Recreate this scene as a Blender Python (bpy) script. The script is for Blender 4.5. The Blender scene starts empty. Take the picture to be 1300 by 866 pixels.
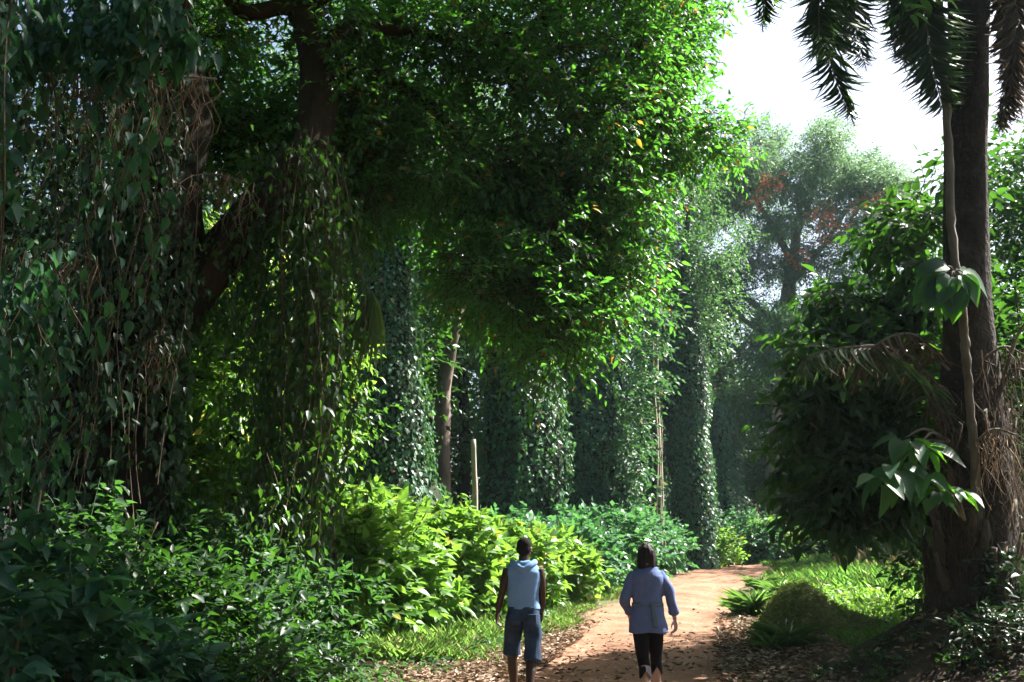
import bpy, math, random
import numpy as np
from mathutils import Vector

# ---------------------------------------------------------------- camera, light, exposure
scene = bpy.context.scene
col = scene.collection
R = math.radians
FPX, CX, CY = 1250.0, 650.0, 433.0
PITCH = math.atan(262 / 1250)
cam_d = bpy.data.cameras.new('camera')
cam_d.sensor_width = 36
cam_d.lens = FPX / 1300 * 36
cam_d.clip_end = 3000
cam = bpy.data.objects.new('camera', cam_d)
col.objects.link(cam)
cam.location = (0, 0, 1.6)
cam.rotation_euler = (math.pi / 2 + PITCH, 0, 0)
scene.camera = cam

SUN_AZ = 62.0      # degrees clockwise (to the right) of the view direction +Y
SUN_EL = 47.0
world = bpy.data.worlds.new('World')
scene.world = world
world.use_nodes = True
wn = world.node_tree
wn.nodes.clear()
sky = wn.nodes.new('ShaderNodeTexSky')
sky.sky_type = 'NISHITA'
sky.sun_disc = False
sky.sun_elevation = R(SUN_EL)
sky.sun_rotation = R(SUN_AZ)
sky.air_density = 1.0
sky.dust_density = 4.0
sky.ozone_density = 1.6
bg = wn.nodes.new('ShaderNodeBackground')
bg.inputs['Strength'].default_value = 0.055
wo = wn.nodes.new('ShaderNodeOutputWorld')
wn.links.new(sky.outputs[0], bg.inputs['Color'])
wn.links.new(bg.outputs[0], wo.inputs['Surface'])

sun_d = bpy.data.lights.new('sun', 'SUN')
sun_d.energy = 5.0
sun_d.angle = R(0.53)
sun_d.color = (1.0, 0.955, 0.88)
sun = bpy.data.objects.new('sun', sun_d)
col.objects.link(sun)
_sd = Vector((math.sin(R(SUN_AZ)) * math.cos(R(SUN_EL)), math.cos(R(SUN_AZ)) * math.cos(R(SUN_EL)), math.sin(R(SUN_EL))))
sun.rotation_euler = _sd.to_track_quat('Z', 'Y').to_euler()
sun.location = (20, 12, 25)

scene.view_settings.view_transform = 'Standard'
scene.view_settings.look = 'None'
scene.view_settings.exposure = 2.35
scene.view_settings.gamma = 1.0
scene.view_settings.use_curve_mapping = False
scene.render.engine = 'CYCLES'
cy = scene.cycles
cy.use_denoising = True
cy.max_bounces = 7
cy.diffuse_bounces = 3
cy.glossy_bounces = 2
cy.transmission_bounces = 4
cy.volume_bounces = 1
cy.sample_clamp_indirect = 6.0
cy.caustics_reflective = False
cy.caustics_refractive = False

rng = np.random.default_rng(11)
random.seed(11)


# ---------------------------------------------------------------- placing helpers
def at(px, py, Y):
    """world point at forward distance Y seen at photo pixel (px, py)"""
    dx = (px - CX) / FPX
    dz = (CY - py) / FPX
    c, s = math.cos(PITCH), math.sin(PITCH)
    t = Y / (c - dz * s)
    return np.array((dx * t, Y, 1.6 + (s + dz * c) * t))


def sstep(x, a, b):
    t = np.clip((np.asarray(x, float) - a) / (b - a), 0, 1)
    return t * t * (3 - 2 * t)


def wob(x, y, s=1.0, seed=0.0):
    x = np.asarray(x, float) * s
    y = np.asarray(y, float) * s
    return (np.sin(x * 1.3 + y * 0.7 + 1.3 + seed) + np.sin(x * -0.9 + y * 1.7 + 4.1 + seed * 2) +
            0.6 * np.sin(x * 2.9 + y * 2.3 + seed * 3) + 0.4 * np.sin(x * 5.1 - y * 4.3 + seed)) / 3.0


PATH = np.array([(-0.2, -8), (0.1, 0), (0.55, 6), (1.0, 11), (2.15, 17), (3.6, 24), (5.4, 31), (7.8, 38), (9.7, 43.5), (9.9, 47.5),
                 (8.2, 51), (4.5, 53.5), (-2, 55), (-14, 56)], float)


def catmull(P, n):
    P = np.asarray(P, float)
    Q = np.vstack([2 * P[0] - P[1], P, 2 * P[-1] - P[-2]])
    out = []
    for i in range(len(P) - 1):
        a, b, c, d = Q[i:i + 4]
        t = np.linspace(0, 1, n, endpoint=False)[:, None]
        out.append(0.5 * (2 * b + (c - a) * t + (2 * a - 5 * b + 4 * c - d) * t ** 2 + (3 * b - a - 3 * c + d) * t ** 3))
    out.append(P[-1:])
    return np.vstack(out)


PC = catmull(PATH, 16)


def path_dist(x, y):
    x = np.atleast_1d(np.asarray(x, float)); y = np.atleast_1d(np.asarray(y, float))
    out = np.full(x.shape, 1e9)
    xf, yf, of = x.ravel(), y.ravel(), out.ravel()
    for i in range(0, len(xf), 20000):
        d = np.hypot(xf[i:i + 20000, None] - PC[None, :, 0], yf[i:i + 20000, None] - PC[None, :, 1]).min(1)
        of[i:i + 20000] = d
    return of.reshape(x.shape)


def gz0(x, y):
    """height of the natural ground, without the bed of the road"""
    x = np.asarray(x, float); y = np.asarray(y, float)
    z = 0.8 * sstep(y, 14, 46) + 0.05 * wob(x, y, 0.5) * sstep(np.abs(x - 1), 2, 5)
    z = z + 0.25 * sstep(-x, 2.5, 7) * sstep(y, 5, 9)
    return z


def gz(x, y):
    z = gz0(x, y)
    return z - 0.09 * (1 - sstep(path_dist(x, y).reshape(np.shape(z)) if np.ndim(z) else path_dist(x, y)[0], 1.1, 2.0))


# ---------------------------------------------------------------- object helpers
def tag(o, label=None, cat=None, group=None, kind=None):
    if label: o['label'] = label
    if cat: o['category'] = cat
    if group: o['group'] = group
    if kind: o['kind'] = kind
    return o


def empty(name, loc, label, cat, group=None):
    o = bpy.data.objects.new(name, None)
    col.objects.link(o)
    o.location = tuple(loc)
    return tag(o, label, cat, group)


def link_mesh(name, me, mat, parent=None, smooth=False):
    o = bpy.data.objects.new(name, me)
    col.objects.link(o)
    if mat is not None:
        for m in (mat if isinstance(mat, (list, tuple)) else [mat]):
            me.materials.append(m)
    if parent is not None:
        o.parent = parent
        w = Vector((0, 0, 0)); a = parent
        while a is not None:
            w += a.location; a = a.parent
        o.location = -w                     # meshes are written in world coordinates
    if smooth and len(me.polygons):
        me.polygons.foreach_set('use_smooth', np.ones(len(me.polygons), bool))
    return o


def np_mesh(name, V, faces, mat_idx=None):
    """faces: (n,3) or (n,4) int array, or a list of such arrays"""
    if not isinstance(faces, (list, tuple)):
        faces = [faces]
    faces = [np.asarray(f, np.int32) for f in faces if len(f)]
    me = bpy.data.meshes.new(name)
    V = np.ascontiguousarray(V, np.float32)
    me.vertices.add(len(V))
    me.vertices.foreach_set('co', V.ravel())
    loops = np.concatenate([f.ravel() for f in faces])
    sizes = np.concatenate([np.full(len(f), f.shape[1], np.int32) for f in faces])
    starts = np.concatenate([[0], np.cumsum(sizes)[:-1]]).astype(np.int32)
    me.loops.add(len(loops))
    me.loops.foreach_set('vertex_index', loops)
    me.polygons.add(len(sizes))
    me.polygons.foreach_set('loop_start', starts)
    if mat_idx is not None:
        me.polygons.foreach_set('material_index', np.asarray(mat_idx, np.int32))
    me.update(calc_edges=True)
    return me


class Geo:
    """collects pieces (vertices, faces) into one mesh"""
    def __init__(self):
        self.v, self.f3, self.f4, self.n = [], [], [], 0
        self.m3, self.m4 = [], []

    def add(self, V, F, m=0):
        V = np.asarray(V, float)
        if len(V) == 0: return self
        F = np.asarray(F, int) + self.n
        if F.shape[1] == 3:
            self.f3.append(F); self.m3.append(np.full(len(F), m))
        else:
            self.f4.append(F); self.m4.append(np.full(len(F), m))
        self.v.append(V); self.n += len(V)
        return self

    def add2(self, V, F3, F4, m=0):
        n = self.n
        self.v.append(np.asarray(V, float)); self.n += len(V)
        if len(F3): self.f3.append(np.asarray(F3, int) + n); self.m3.append(np.full(len(F3), m))
        if len(F4): self.f4.append(np.asarray(F4, int) + n); self.m4.append(np.full(len(F4), m))
        return self

    def build(self, name, mat, parent=None, smooth=False):
        fs, ms = [], []
        if self.f3: fs.append(np.vstack(self.f3)); ms += self.m3
        if self.f4: fs.append(np.vstack(self.f4)); ms += self.m4
        me = np_mesh(name, np.vstack(self.v), fs, np.concatenate(ms) if isinstance(mat, (list, tuple)) else None)
        return link_mesh(name, me, mat, parent, smooth)


def nrm(a):
    a = np.asarray(a, float)
    return a / np.maximum(np.linalg.norm(a, axis=-1, keepdims=True), 1e-9)


def rnd(n, s=1.0):
    return rng.normal(0, s, (n, 3))


def tube(path, rad, seg=8, lump=0.0, seed=0.0, cap=True, flat=1.0):
    """tapered tube along a polyline -> V, F3, F4"""
    P = np.asarray(path, float)
    n = len(P)
    rad = np.broadcast_to(np.asarray(rad, float), (n,))
    T = nrm(np.gradient(P, axis=0))
    up = np.array((0., 1., 0.)) if abs(T[0][1]) < 0.9 else np.array((1., 0., 0.))
    A = np.zeros((n, 3)); B = np.zeros((n, 3))
    a = nrm(np.cross(up, T[0]))
    for i in range(n):
        a = nrm(a - T[i] * np.dot(a, T[i]))
        A[i] = a; B[i] = np.cross(T[i], a)
    th = np.linspace(0, 2 * np.pi, seg, endpoint=False)
    rr = rad[:, None] * np.ones((1, seg))
    if lump:
        s = np.cumsum(np.r_[0, np.linalg.norm(np.diff(P, axis=0), axis=1)])
        rr = rr * (1 + lump * (np.sin(3 * th[None] + s[:, None] * 0.9 + seed) * 0.5 + np.sin(5 * th[None] - s[:, None] * 1.7 + seed * 2) * 0.35 +
                               np.sin(2 * th[None] + s[:, None] * 3.1 + seed * 3) * 0.3))
    V = P[:, None] + rr[..., None] * (np.cos(th)[None, :, None] * A[:, None] + flat * np.sin(th)[None, :, None] * B[:, None])
    V = V.reshape(-1, 3)
    i = np.arange(n - 1)[:, None] * seg
    j = np.arange(seg)[None]
    k = (j + 1) % seg
    F4 = np.stack([i + j, i + k, i + seg + k, i + seg + j], -1).reshape(-1, 4)
    F3 = []
    if cap:
        V = np.vstack([V, P[0], P[-1]])
        c0, c1 = n * seg, n * seg + 1
        for q in range(seg):
            F3.append((c0, (q + 1) % seg, q))
            F3.append((c1, (n - 1) * seg + q, (n - 1) * seg + (q + 1) % seg))
    return V, np.array(F3, int).reshape(-1, 3), F4


def bez(pts, n=10):
    return catmull(np.asarray(pts, float), n)


# ---------------------------------------------------------------- leaves
def leaf_tmpl(st, wd, droop=0.15, fold=0.10):
    """leaf with a midrib: st = stations along the leaf, wd = half widths there; returns verts (u,v,w) and triangles"""
    V = [(0, 0, 0)]
    F = []
    prev = None
    for s, w in zip(st, wd):
        z = -droop * s * s
        b = len(V)
        V += [(s, 0, z), (s - 0.03, w, z + fold * w * 2), (s - 0.03, -w, z + fold * w * 2)]
        if prev is None:
            F += [(0, b, b + 1), (0, b + 2, b)]
        else:
            p = prev
            F += [(p + 1, p, b), (p + 1, b, b + 1), (p, p + 2, b + 2), (p, b + 2, b)]
        prev = b
    t = len(V)
    V.append((1, 0, -droop))
    F += [(prev + 1, prev, t), (prev, prev + 2, t)]
    return np.array(V, float), np.array(F, int)


T_LOW = (np.array([(0, 0, 0), (.42, .5, .07), (1, 0, -.10), (.42, -.5, .07)], float), np.array([(0, 2, 1), (0, 3, 2)]))
T_MID = leaf_tmpl([.3, .65], [.46, .36], .18, .12)
T_BIG = leaf_tmpl([.08, .28, .55, .8], [.26, .5, .42, .2], .28, .14)
T_LONG = leaf_tmpl([.25, .6], [.5, .45], .35, .1)
T_BLADE = leaf_tmpl([.35, .7], [.5, .38], .5, .25)


def leaves(geo, tmpl, P, D, N, L, W=0.5, m=0):
    """leaves at P pointing along D with upper side N, length L, width L*W"""
    TV, TF = tmpl
    n = len(P)
    if n == 0: return
    D = nrm(D)
    S = nrm(np.cross(N, D))
    Nn = np.cross(D, S)
    L = np.broadcast_to(np.asarray(L, float), (n,))[:, None, None]
    Wd = np.broadcast_to(np.asarray(W, float), (n,))[:, None, None]
    V = P[:, None] + L * (TV[None, :, 0:1] * D[:, None] + Wd * TV[None, :, 1:2] * S[:, None] + TV[None, :, 2:3] * Nn[:, None])
    F = (TF[None] + (np.arange(n) * len(TV))[:, None, None]).reshape(-1, 3)
    geo.add(V.reshape(-1, 3), F, m)


def sprays(P, D, l, k, L, droop=0.25, side=0.8, grav=0.35, jit=0.35, up=0.7):
    """k leaves along each twig that starts at P and grows along D; returns P, D, N, L"""
    n = len(P)
    D = nrm(D)
    S = nrm(np.cross(D, (0, 0, 1.0)) + rnd(n, .05))
    l = np.broadcast_to(np.asarray(l, float), (n,))[:, None]
    oP, oD, oN, oL = [], [], [], []
    for j in range(k):
        t = (j + 0.6) / k
        p = P + D * l * t - np.array((0, 0, 1.0)) * droop * l * t * t + rnd(n, .015)
        sg = 1 if j % 2 else -1
        d = nrm(D * (0.55 + 0.5 * (j == k - 1)) + S * sg * side * (j < k - 1) + rnd(n, jit) - np.array((0, 0, grav)))
        nn = nrm(np.array((0, 0, up)) + D * 0.25 + rnd(n, .45))
        oP.append(p); oD.append(d); oN.append(nn); oL.append(L * rng.uniform(.65, 1.2, n))
    return np.vstack(oP), np.vstack(oD), np.vstack(oN), np.concatenate(oL)


def ball(n, shell=0.35):
    d = nrm(rnd(n))
    r = (shell + (1 - shell) * rng.random(n)) ** 0.6
    return d, d * r[:, None]


def clump_sprays(centers, radii, n_each, outward=1.0, shell=0.3):
    P, D = [], []
    for c, r, n in zip(centers, radii, n_each):
        r = np.broadcast_to(np.asarray(r, float), (3,))
        d, b = ball(n, shell)
        P.append(np.asarray(c) + b * r)
        D.append(nrm(d * outward + rnd(n, .5) + np.array((0, 0, -0.05))))
    return np.vstack(P), np.vstack(D)


def twig_sticks(geo, P, D, l, r=0.006, droop=0.25, m=0):
    """thin three-sided twigs"""
    n = len(P)
    D = nrm(D)
    l = np.broadcast_to(np.asarray(l, float), (n,))[:, None]
    S = nrm(np.cross(D, (0, 0, 1.0)) + 1e-4)
    U = np.cross(S, D)
    mid = P + D * l * .5 - np.array((0, 0, 1.0)) * droop * l * .25
    end = P + D * l - np.array((0, 0, 1.0)) * droop * l
    rings = []
    for c, q in ((P - D * l * .4, 1.0), (mid, .7), (end, .25)):
        for a in (0, 2.1, 4.2):
            rings.append(c + r * q * (math.cos(a) * S + math.sin(a) * U))
    V = np.stack(rings, 1)
    F = []
    for b in (0, 3):
        for a in range(3):
            F.append((b + a, b + (a + 1) % 3, b + 3 + (a + 1) % 3, b + 3 + a))
    F = np.array(F)
    F = (F[None] + (np.arange(n) * 9)[:, None, None]).reshape(-1, 4)
    geo.add(V.reshape(-1, 3), F, m)


def strands(tops, lens, n=14, sway=0.12, drift=None):
    """hanging polylines (m, n, 3)"""
    m = len(tops)
    t = np.linspace(0, 1, n)[None, :, None]
    ph = rng.uniform(0, 6.28, (m, 1, 2))
    fr = rng.uniform(2, 5, (m, 1, 2))
    amp = sway * rng.uniform(.4, 1.4, (m, 1, 1))
    off = np.concatenate([amp * (np.sin(ph + fr * t * 2) - np.sin(ph)), -np.asarray(lens)[:, None, None] * t], -1)
    if drift is not None:
        off[..., :2] += np.asarray(drift)[:, None, :] * t
    return np.asarray(tops)[:, None] + off


def strand_sticks(geo, S, r, m=0, seg=3, taper=.6):
    k, n, _ = S.shape
    r = np.broadcast_to(np.asarray(r, float), (k,))[:, None, None]
    tp = np.linspace(1, taper, n)[None, :, None]
    ring = []
    for q in range(seg):
        a = 2 * math.pi * q / seg
        ring.append(S + r * tp * np.array((math.cos(a), math.sin(a), 0)))
    V = np.stack(ring, 2).reshape(k, n * seg, 3)
    i = np.arange(n - 1)[:, None] * seg
    j = np.arange(seg)[None]
    F = np.stack([i + j, i + (j + 1) % seg, i + seg + (j + 1) % seg, i + seg + j], -1).reshape(-1, 4)
    F = (F[None] + (np.arange(k) * n * seg)[:, None, None]).reshape(-1, 4)
    geo.add(V.reshape(-1, 3), F, m)


def strand_leaves(S, per, L, out=0.6, grav=0.9):
    """leaves along hanging strands"""
    k, n, _ = S.shape
    cc = rng.random((k, 5)); pick = cc[np.arange(k)[:, None], rng.integers(0, 5, (k, per))]
    t = np.where(rng.random((k, per)) < .6, np.clip(pick + rng.normal(0, .055, (k, per)), 0, 1), rng.random((k, per))) * (n - 1.001)
    i = t.astype(int)
    f = (t - i)[..., None]
    kk = np.arange(k)[:, None]
    P = (S[kk, i] * (1 - f) + S[kk, i + 1] * f).reshape(-1, 3)
    m = len(P)
    a = rng.uniform(0, 6.28, m)
    O = np.stack([np.cos(a), np.sin(a), np.zeros(m)], -1)
    D = nrm(O * out * rng.uniform(.4, 1.9, (m, 1)) + rnd(m, .32) - np.array((0, 0, grav)))
    N = nrm(O + np.array((0, 0, .5)) + rnd(m, .3))
    return P, D, N, L * (.45 + .85 * rng.random(m))


# ---------------------------------------------------------------- materials
def new_mat(name):
    m = bpy.data.materials.new(name)
    m.use_nodes = True
    nt = m.node_tree
    nt.nodes.clear()
    out = nt.nodes.new('ShaderNodeOutputMaterial')
    return m, nt, out


def ramp(nt, fac, stops):
    r = nt.nodes.new('ShaderNodeValToRGB')
    el = r.color_ramp.elements
    while len(el) < len(stops): el.new(0.5)
    for e, (p, c) in zip(el, stops):
        e.position = p
        e.color = (*c, 1)
    if fac is not None: nt.links.new(fac, r.inputs[0])
    return r.outputs[0]


def leaf_mat(name, c1, c2, tr, fac=0.4, rough=0.42, spec=0.45, odd=None, odd_at=0.97):
    m, nt, out = new_mat(name)
    g = nt.nodes.new('ShaderNodeNewGeometry')
    stops = [(0, c1), (odd_at - .02 if odd else 1.0, c2)]
    if odd: stops += [(odd_at, odd), (1.0, odd)]
    colr = ramp(nt, g.outputs['Random Per Island'], stops)
    tc = [(0, tuple(x * .75 for x in tr)), (odd_at - .02 if odd else 1.0, tr)]
    if odd: tc += [(odd_at, tuple(min(1, x * 1.6) for x in odd)), (1, tuple(min(1, x * 1.6) for x in odd))]
    trc = ramp(nt, g.outputs['Random Per Island'], tc)
    p = nt.nodes.new('ShaderNodeBsdfPrincipled')
    p.inputs['Roughness'].default_value = rough
    p.inputs['Specular IOR Level'].default_value = spec
    nt.links.new(colr, p.inputs['Base Color'])
    t = nt.nodes.new('ShaderNodeBsdfTranslucent')
    nt.links.new(trc, t.inputs['Color'])
    mx = nt.nodes.new('ShaderNodeMixShader')
    mx.inputs[0].default_value = fac
    nt.links.new(p.outputs[0], mx.inputs[1])
    nt.links.new(t.outputs[0], mx.inputs[2])
    nt.links.new(mx.outputs[0], out.inputs['Surface'])
    return m


def noise_mat(name, stops, scale=4, detail=6, rough=0.9, bump=0.4, bscale=12, stretch=(1, 1, 1), spec=0.2, dist=0.02):
    m, nt, out = new_mat(name)
    tc = nt.nodes.new('ShaderNodeTexCoord')
    mp = nt.nodes.new('ShaderNodeMapping')
    mp.inputs['Scale'].default_value = stretch
    nt.links.new(tc.outputs['Object'], mp.inputs[0])
    n1 = nt.nodes.new('ShaderNodeTexNoise')
    n1.inputs['Scale'].default_value = scale
    n1.inputs['Detail'].default_value = detail
    n1.inputs['Roughness'].default_value = 0.65
    nt.links.new(mp.outputs[0], n1.inputs['Vector'])
    c = ramp(nt, n1.outputs['Fac'], stops)
    p = nt.nodes.new('ShaderNodeBsdfPrincipled')
    p.inputs['Roughness'].default_value = rough
    p.inputs['Specular IOR Level'].default_value = spec
    nt.links.new(c, p.inputs['Base Color'])
    n2 = nt.nodes.new('ShaderNodeTexNoise')
    n2.inputs['Scale'].default_value = bscale
    n2.inputs['Detail'].default_value = 8
    nt.links.new(mp.outputs[0], n2.inputs['Vector'])
    b = nt.nodes.new('ShaderNodeBump')
    b.inputs['Strength'].default_value = bump
    b.inputs['Distance'].default_value = dist
    nt.links.new(n2.outputs['Fac'], b.inputs['Height'])
    nt.links.new(b.outputs[0], p.inputs['Normal'])
    nt.links.new(p.outputs[0], out.inputs['Surface'])
    return m


def fabric_mat(name, c, c2=None, scale=30, bump=0.25, weave=False):
    c2 = c2 or tuple(x * .8 for x in c)
    return noise_mat(name, [(.3, c2), (.7, c)], scale=scale, rough=.9, bump=bump, bscale=90, spec=.1, dist=.004)


M = {}
M['canopy'] = leaf_mat('canopy_leaf', (.024, .070, .028), (.044, .110, .034), (.13, .42, .035), .43, .40, .45, odd=(.30, .17, .02), odd_at=.985)
M['vine'] = leaf_mat('vine_leaf', (.014, .042, .018), (.032, .080, .024), (.13, .34, .03), .33, .42, .38)
M['creeper'] = leaf_mat('creeper_leaf', (.018, .065, .046), (.036, .100, .056), (.07, .24, .06), .30, .48, .28)
M['ivy'] = leaf_mat('ivy_leaf', (.026, .085, .050), (.055, .150, .070), (.10, .26, .06), .30, .50, .32, odd=(.15, .12, .05), odd_at=.975)
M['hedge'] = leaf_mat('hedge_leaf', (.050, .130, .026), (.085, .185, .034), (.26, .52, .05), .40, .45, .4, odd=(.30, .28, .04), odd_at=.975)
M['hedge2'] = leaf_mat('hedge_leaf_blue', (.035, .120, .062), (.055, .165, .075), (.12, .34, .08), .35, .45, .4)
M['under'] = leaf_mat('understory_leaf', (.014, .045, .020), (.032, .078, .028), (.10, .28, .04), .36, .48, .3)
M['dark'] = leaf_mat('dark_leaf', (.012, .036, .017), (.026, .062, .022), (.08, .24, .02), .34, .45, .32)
M['gloom'] = leaf_mat('shade_toned_leaf', (.010, .028, .015), (.022, .050, .022), (.04, .11, .02), .14, .42, .3)  # deep shade put into the leaf colour: darker and barely translucent
M['far'] = leaf_mat('far_leaf', (.028, .075, .038), (.05, .115, .045), (.12, .28, .06), .35, .5, .3)
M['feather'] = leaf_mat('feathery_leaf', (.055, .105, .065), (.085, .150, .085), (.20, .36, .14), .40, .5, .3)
M['flame'] = leaf_mat('flame_flower', (.55, .16, .05), (.62, .24, .08), (.6, .22, .07), .35, .5, .3)
M['big'] = leaf_mat('big_leaf', (.020, .072, .040), (.034, .100, .045), (.14, .42, .02), .40, .48, .35)
M['palm'] = leaf_mat('palm_leaflet', (.030, .065, .030), (.050, .090, .035), (.10, .22, .04), .30, .40, .45)
M['fan'] = leaf_mat('sun_toned_fan_leaflet', (.16, .26, .10), (.26, .36, .15), (.35, .5, .12), .35, .4, .4)  # lightened leaflets stand in for sunlight that does not reach them
M['straw'] = leaf_mat('dead_leaflet', (.14, .095, .06), (.30, .21, .14), (.22, .14, .07), .25, .7, .2)
M['brownfrond'] = leaf_mat('brown_frond', (.06, .045, .035), (.13, .09, .06), (.14, .09, .05), .25, .7, .2)
M['grass'] = leaf_mat('grass_blade', (.065, .16, .035), (.12, .25, .05), (.22, .48, .07), .40, .5, .3, odd=(.34, .30, .14), odd_at=.94)
M['grasslow'] = leaf_mat('verge_grass', (.10, .20, .04), (.17, .29, .06), (.28, .50, .09), .38, .5, .3, odd=(.36, .31, .15), odd_at=.90)
M['seed'] = leaf_mat('seed_head', (.34, .26, .13), (.50, .40, .22), (.4, .32, .16), .35, .7, .2)
M['strap'] = leaf_mat('strap_leaf', (.045, .11, .04), (.08, .17, .06), (.18, .36, .06), .35, .3, .55)
M['litter'] = leaf_mat('fallen_leaf', (.09, .055, .035), (.30, .20, .13), (.15, .09, .05), .12, .7, .25, odd=(.42, .33, .24), odd_at=.82)
M['hay'] = leaf_mat('cut_grass', (.09, .15, .04), (.22, .25, .09), (.2, .28, .06), .25, .7, .2)
M['bark'] = noise_mat('bark', [(.25, (.018, .012, .009)), (.55, (.045, .029, .020)), (.8, (.09, .055, .036))], 3, 8, .95, .8, 9, (1, 1, .3), dist=.05)
M['barkdark'] = noise_mat('dark_bark', [(.3, (.009, .008, .006)), (.7, (.028, .022, .016))], 4, 8, .95, .7, 10, (1, 1, .3), dist=.05)
M['barkgrey'] = noise_mat('grey_bark', [(.3, (.10, .075, .06)), (.7, (.22, .17, .14))], 3, 8, .9, .6, 12, (1, 1, .4), dist=.03)
M['greenbark'] = noise_mat('mossy_bark', [(.3, (.012, .020, .010)), (.7, (.035, .045, .022))], 4, 8, .95, .6, 10, (1, 1, .4), dist=.04)
M['palmbark'] = noise_mat('palm_bark', [(.3, (.014, .011, .009)), (.55, (.034, .025, .020)), (.8, (.085, .068, .058))], 6, 8, .95, .9, 18, (1, 1, .8), dist=.04)
M['boot'] = noise_mat('old_frond_base', [(.25, (.020, .015, .011)), (.5, (.060, .045, .033)), (.75, (.13, .105, .080))], 5, 8, .9, .8, 16, (1, 1, .25), dist=.03)
M['stem'] = noise_mat('pale_stem', [(.3, (.07, .058, .050)), (.55, (.15, .125, .105)), (.75, (.22, .19, .16))], 5, 8, .85, .7, 20, (1, 1, .5), dist=.02)
M['root'] = noise_mat('hanging_root', [(.3, (.045, .030, .02)), (.7, (.14, .10, .07))], 6, 6, .85, .3, 20, (1, 1, .4), dist=.01)
M['paleroot'] = noise_mat('pale_root', [(.3, (.20, .16, .13)), (.7, (.40, .34, .28))], 6, 6, .85, .3, 20, (1, 1, .4), dist=.01)
M['post'] = noise_mat('weathered_wood', [(.3, (.22, .19, .16)), (.7, (.46, .42, .37))], 5, 8, .85, .5, 20, (1, 1, .2), dist=.01)
M['soil'] = noise_mat('mound_soil', [(.25, (.016, .011, .008)), (.5, (.040, .028, .019)), (.75, (.080, .058, .040))], 5, 10, .95, .9, 14, dist=.05)
M['stone'] = noise_mat('brick_rubble', [(.3, (.20, .10, .06)), (.7, (.34, .20, .13))], 8, 6, .9, .6, 20, dist=.01)
M['skin_dark'] = noise_mat('dark_skin', [(.3, (.030, .016, .010)), (.7, (.045, .024, .015))], 20, 4, .5, .1, 60, spec=.35, dist=.002)
M['skin_pale'] = noise_mat('pale_skin', [(.3, (.42, .25, .18)), (.7, (.50, .31, .23))], 20, 4, .55, .1, 60, spec=.3, dist=.002)
M['hair_black'] = noise_mat('black_hair', [(.3, (.005, .004, .004)), (.7, (.016, .012, .010))], 40, 6, .62, 1.0, 60, (1, 1, .10), spec=.2, dist=.012)
M['hair_crop'] = noise_mat('cropped_hair', [(.3, (.006, .005, .005)), (.7, (.014, .011, .010))], 60, 6, .9, .7, 160, spec=.1, dist=.004)
M['vest'] = fabric_mat('pale_blue_jersey', (.17, .30, .53), (.145, .265, .48), 14)
M['denim'] = fabric_mat('blue_denim', (.042, .070, .125), (.018, .030, .055), 9, .5)
M['shirt'] = fabric_mat('blue_chambray', (.112, .152, .305), (.088, .122, .255), 26, .5)
M['belt'] = fabric_mat('shirt_tie', (.10, .15, .19), (.08, .12, .155), 30)
M['legging'] = fabric_mat('black_jersey', (.012, .011, .013), (.008, .007, .009), 30, .15)
M['shoe_dark'] = fabric_mat('dark_shoe', (.035, .032, .032), (.02, .018, .018), 30)
M['shoe_white'] = fabric_mat('white_trainer', (.62, .64, .68), (.5, .52, .56), 30)
M['shoe_blue'] = fabric_mat('blue_trainer_panel', (.04, .12, .34), (.03, .09, .27), 30)
M['white'] = noise_mat('eye_white', [(.3, (.7, .7, .68)), (.7, (.75, .75, .73))], 10, 2, .3, 0, 10)


def ground_mat():
    m, nt, out = new_mat('forest_floor')
    tc = nt.nodes.new('ShaderNodeTexCoord')
    n1 = nt.nodes.new('ShaderNodeTexNoise'); n1.inputs['Scale'].default_value = .45; n1.inputs['Detail'].default_value = 8
    n2 = nt.nodes.new('ShaderNodeTexNoise'); n2.inputs['Scale'].default_value = 9; n2.inputs['Detail'].default_value = 8
    for n in (n1, n2): nt.links.new(tc.outputs['Object'], n.inputs['Vector'])
    a = ramp(nt, n2.outputs['Fac'], [(.3, (.050, .033, .020)), (.55, (.105, .070, .042)), (.75, (.17, .115, .07))])
    b = ramp(nt, n2.outputs['Fac'], [(.3, (.035, .052, .016)), (.7, (.085, .105, .032))])
    mx = nt.nodes.new('ShaderNodeMix'); mx.data_type = 'RGBA'
    f = ramp(nt, n1.outputs['Fac'], [(.42, (0, 0, 0)), (.58, (1, 1, 1))])
    nt.links.new(f, mx.inputs['Factor']); nt.links.new(a, mx.inputs['A']); nt.links.new(b, mx.inputs['B'])
    p = nt.nodes.new('ShaderNodeBsdfPrincipled'); p.inputs['Roughness'].default_value = .95
    p.inputs['Specular IOR Level'].default_value = .15
    nt.links.new(mx.outputs['Result'], p.inputs['Base Color'])
    bu = nt.nodes.new('ShaderNodeBump'); bu.inputs['Strength'].default_value = .8; bu.inputs['Distance'].default_value = .04
    nt.links.new(n2.outputs['Fac'], bu.inputs['Height']); nt.links.new(bu.outputs[0], p.inputs['Normal'])
    nt.links.new(p.outputs[0], out.inputs['Surface'])
    return m


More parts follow.
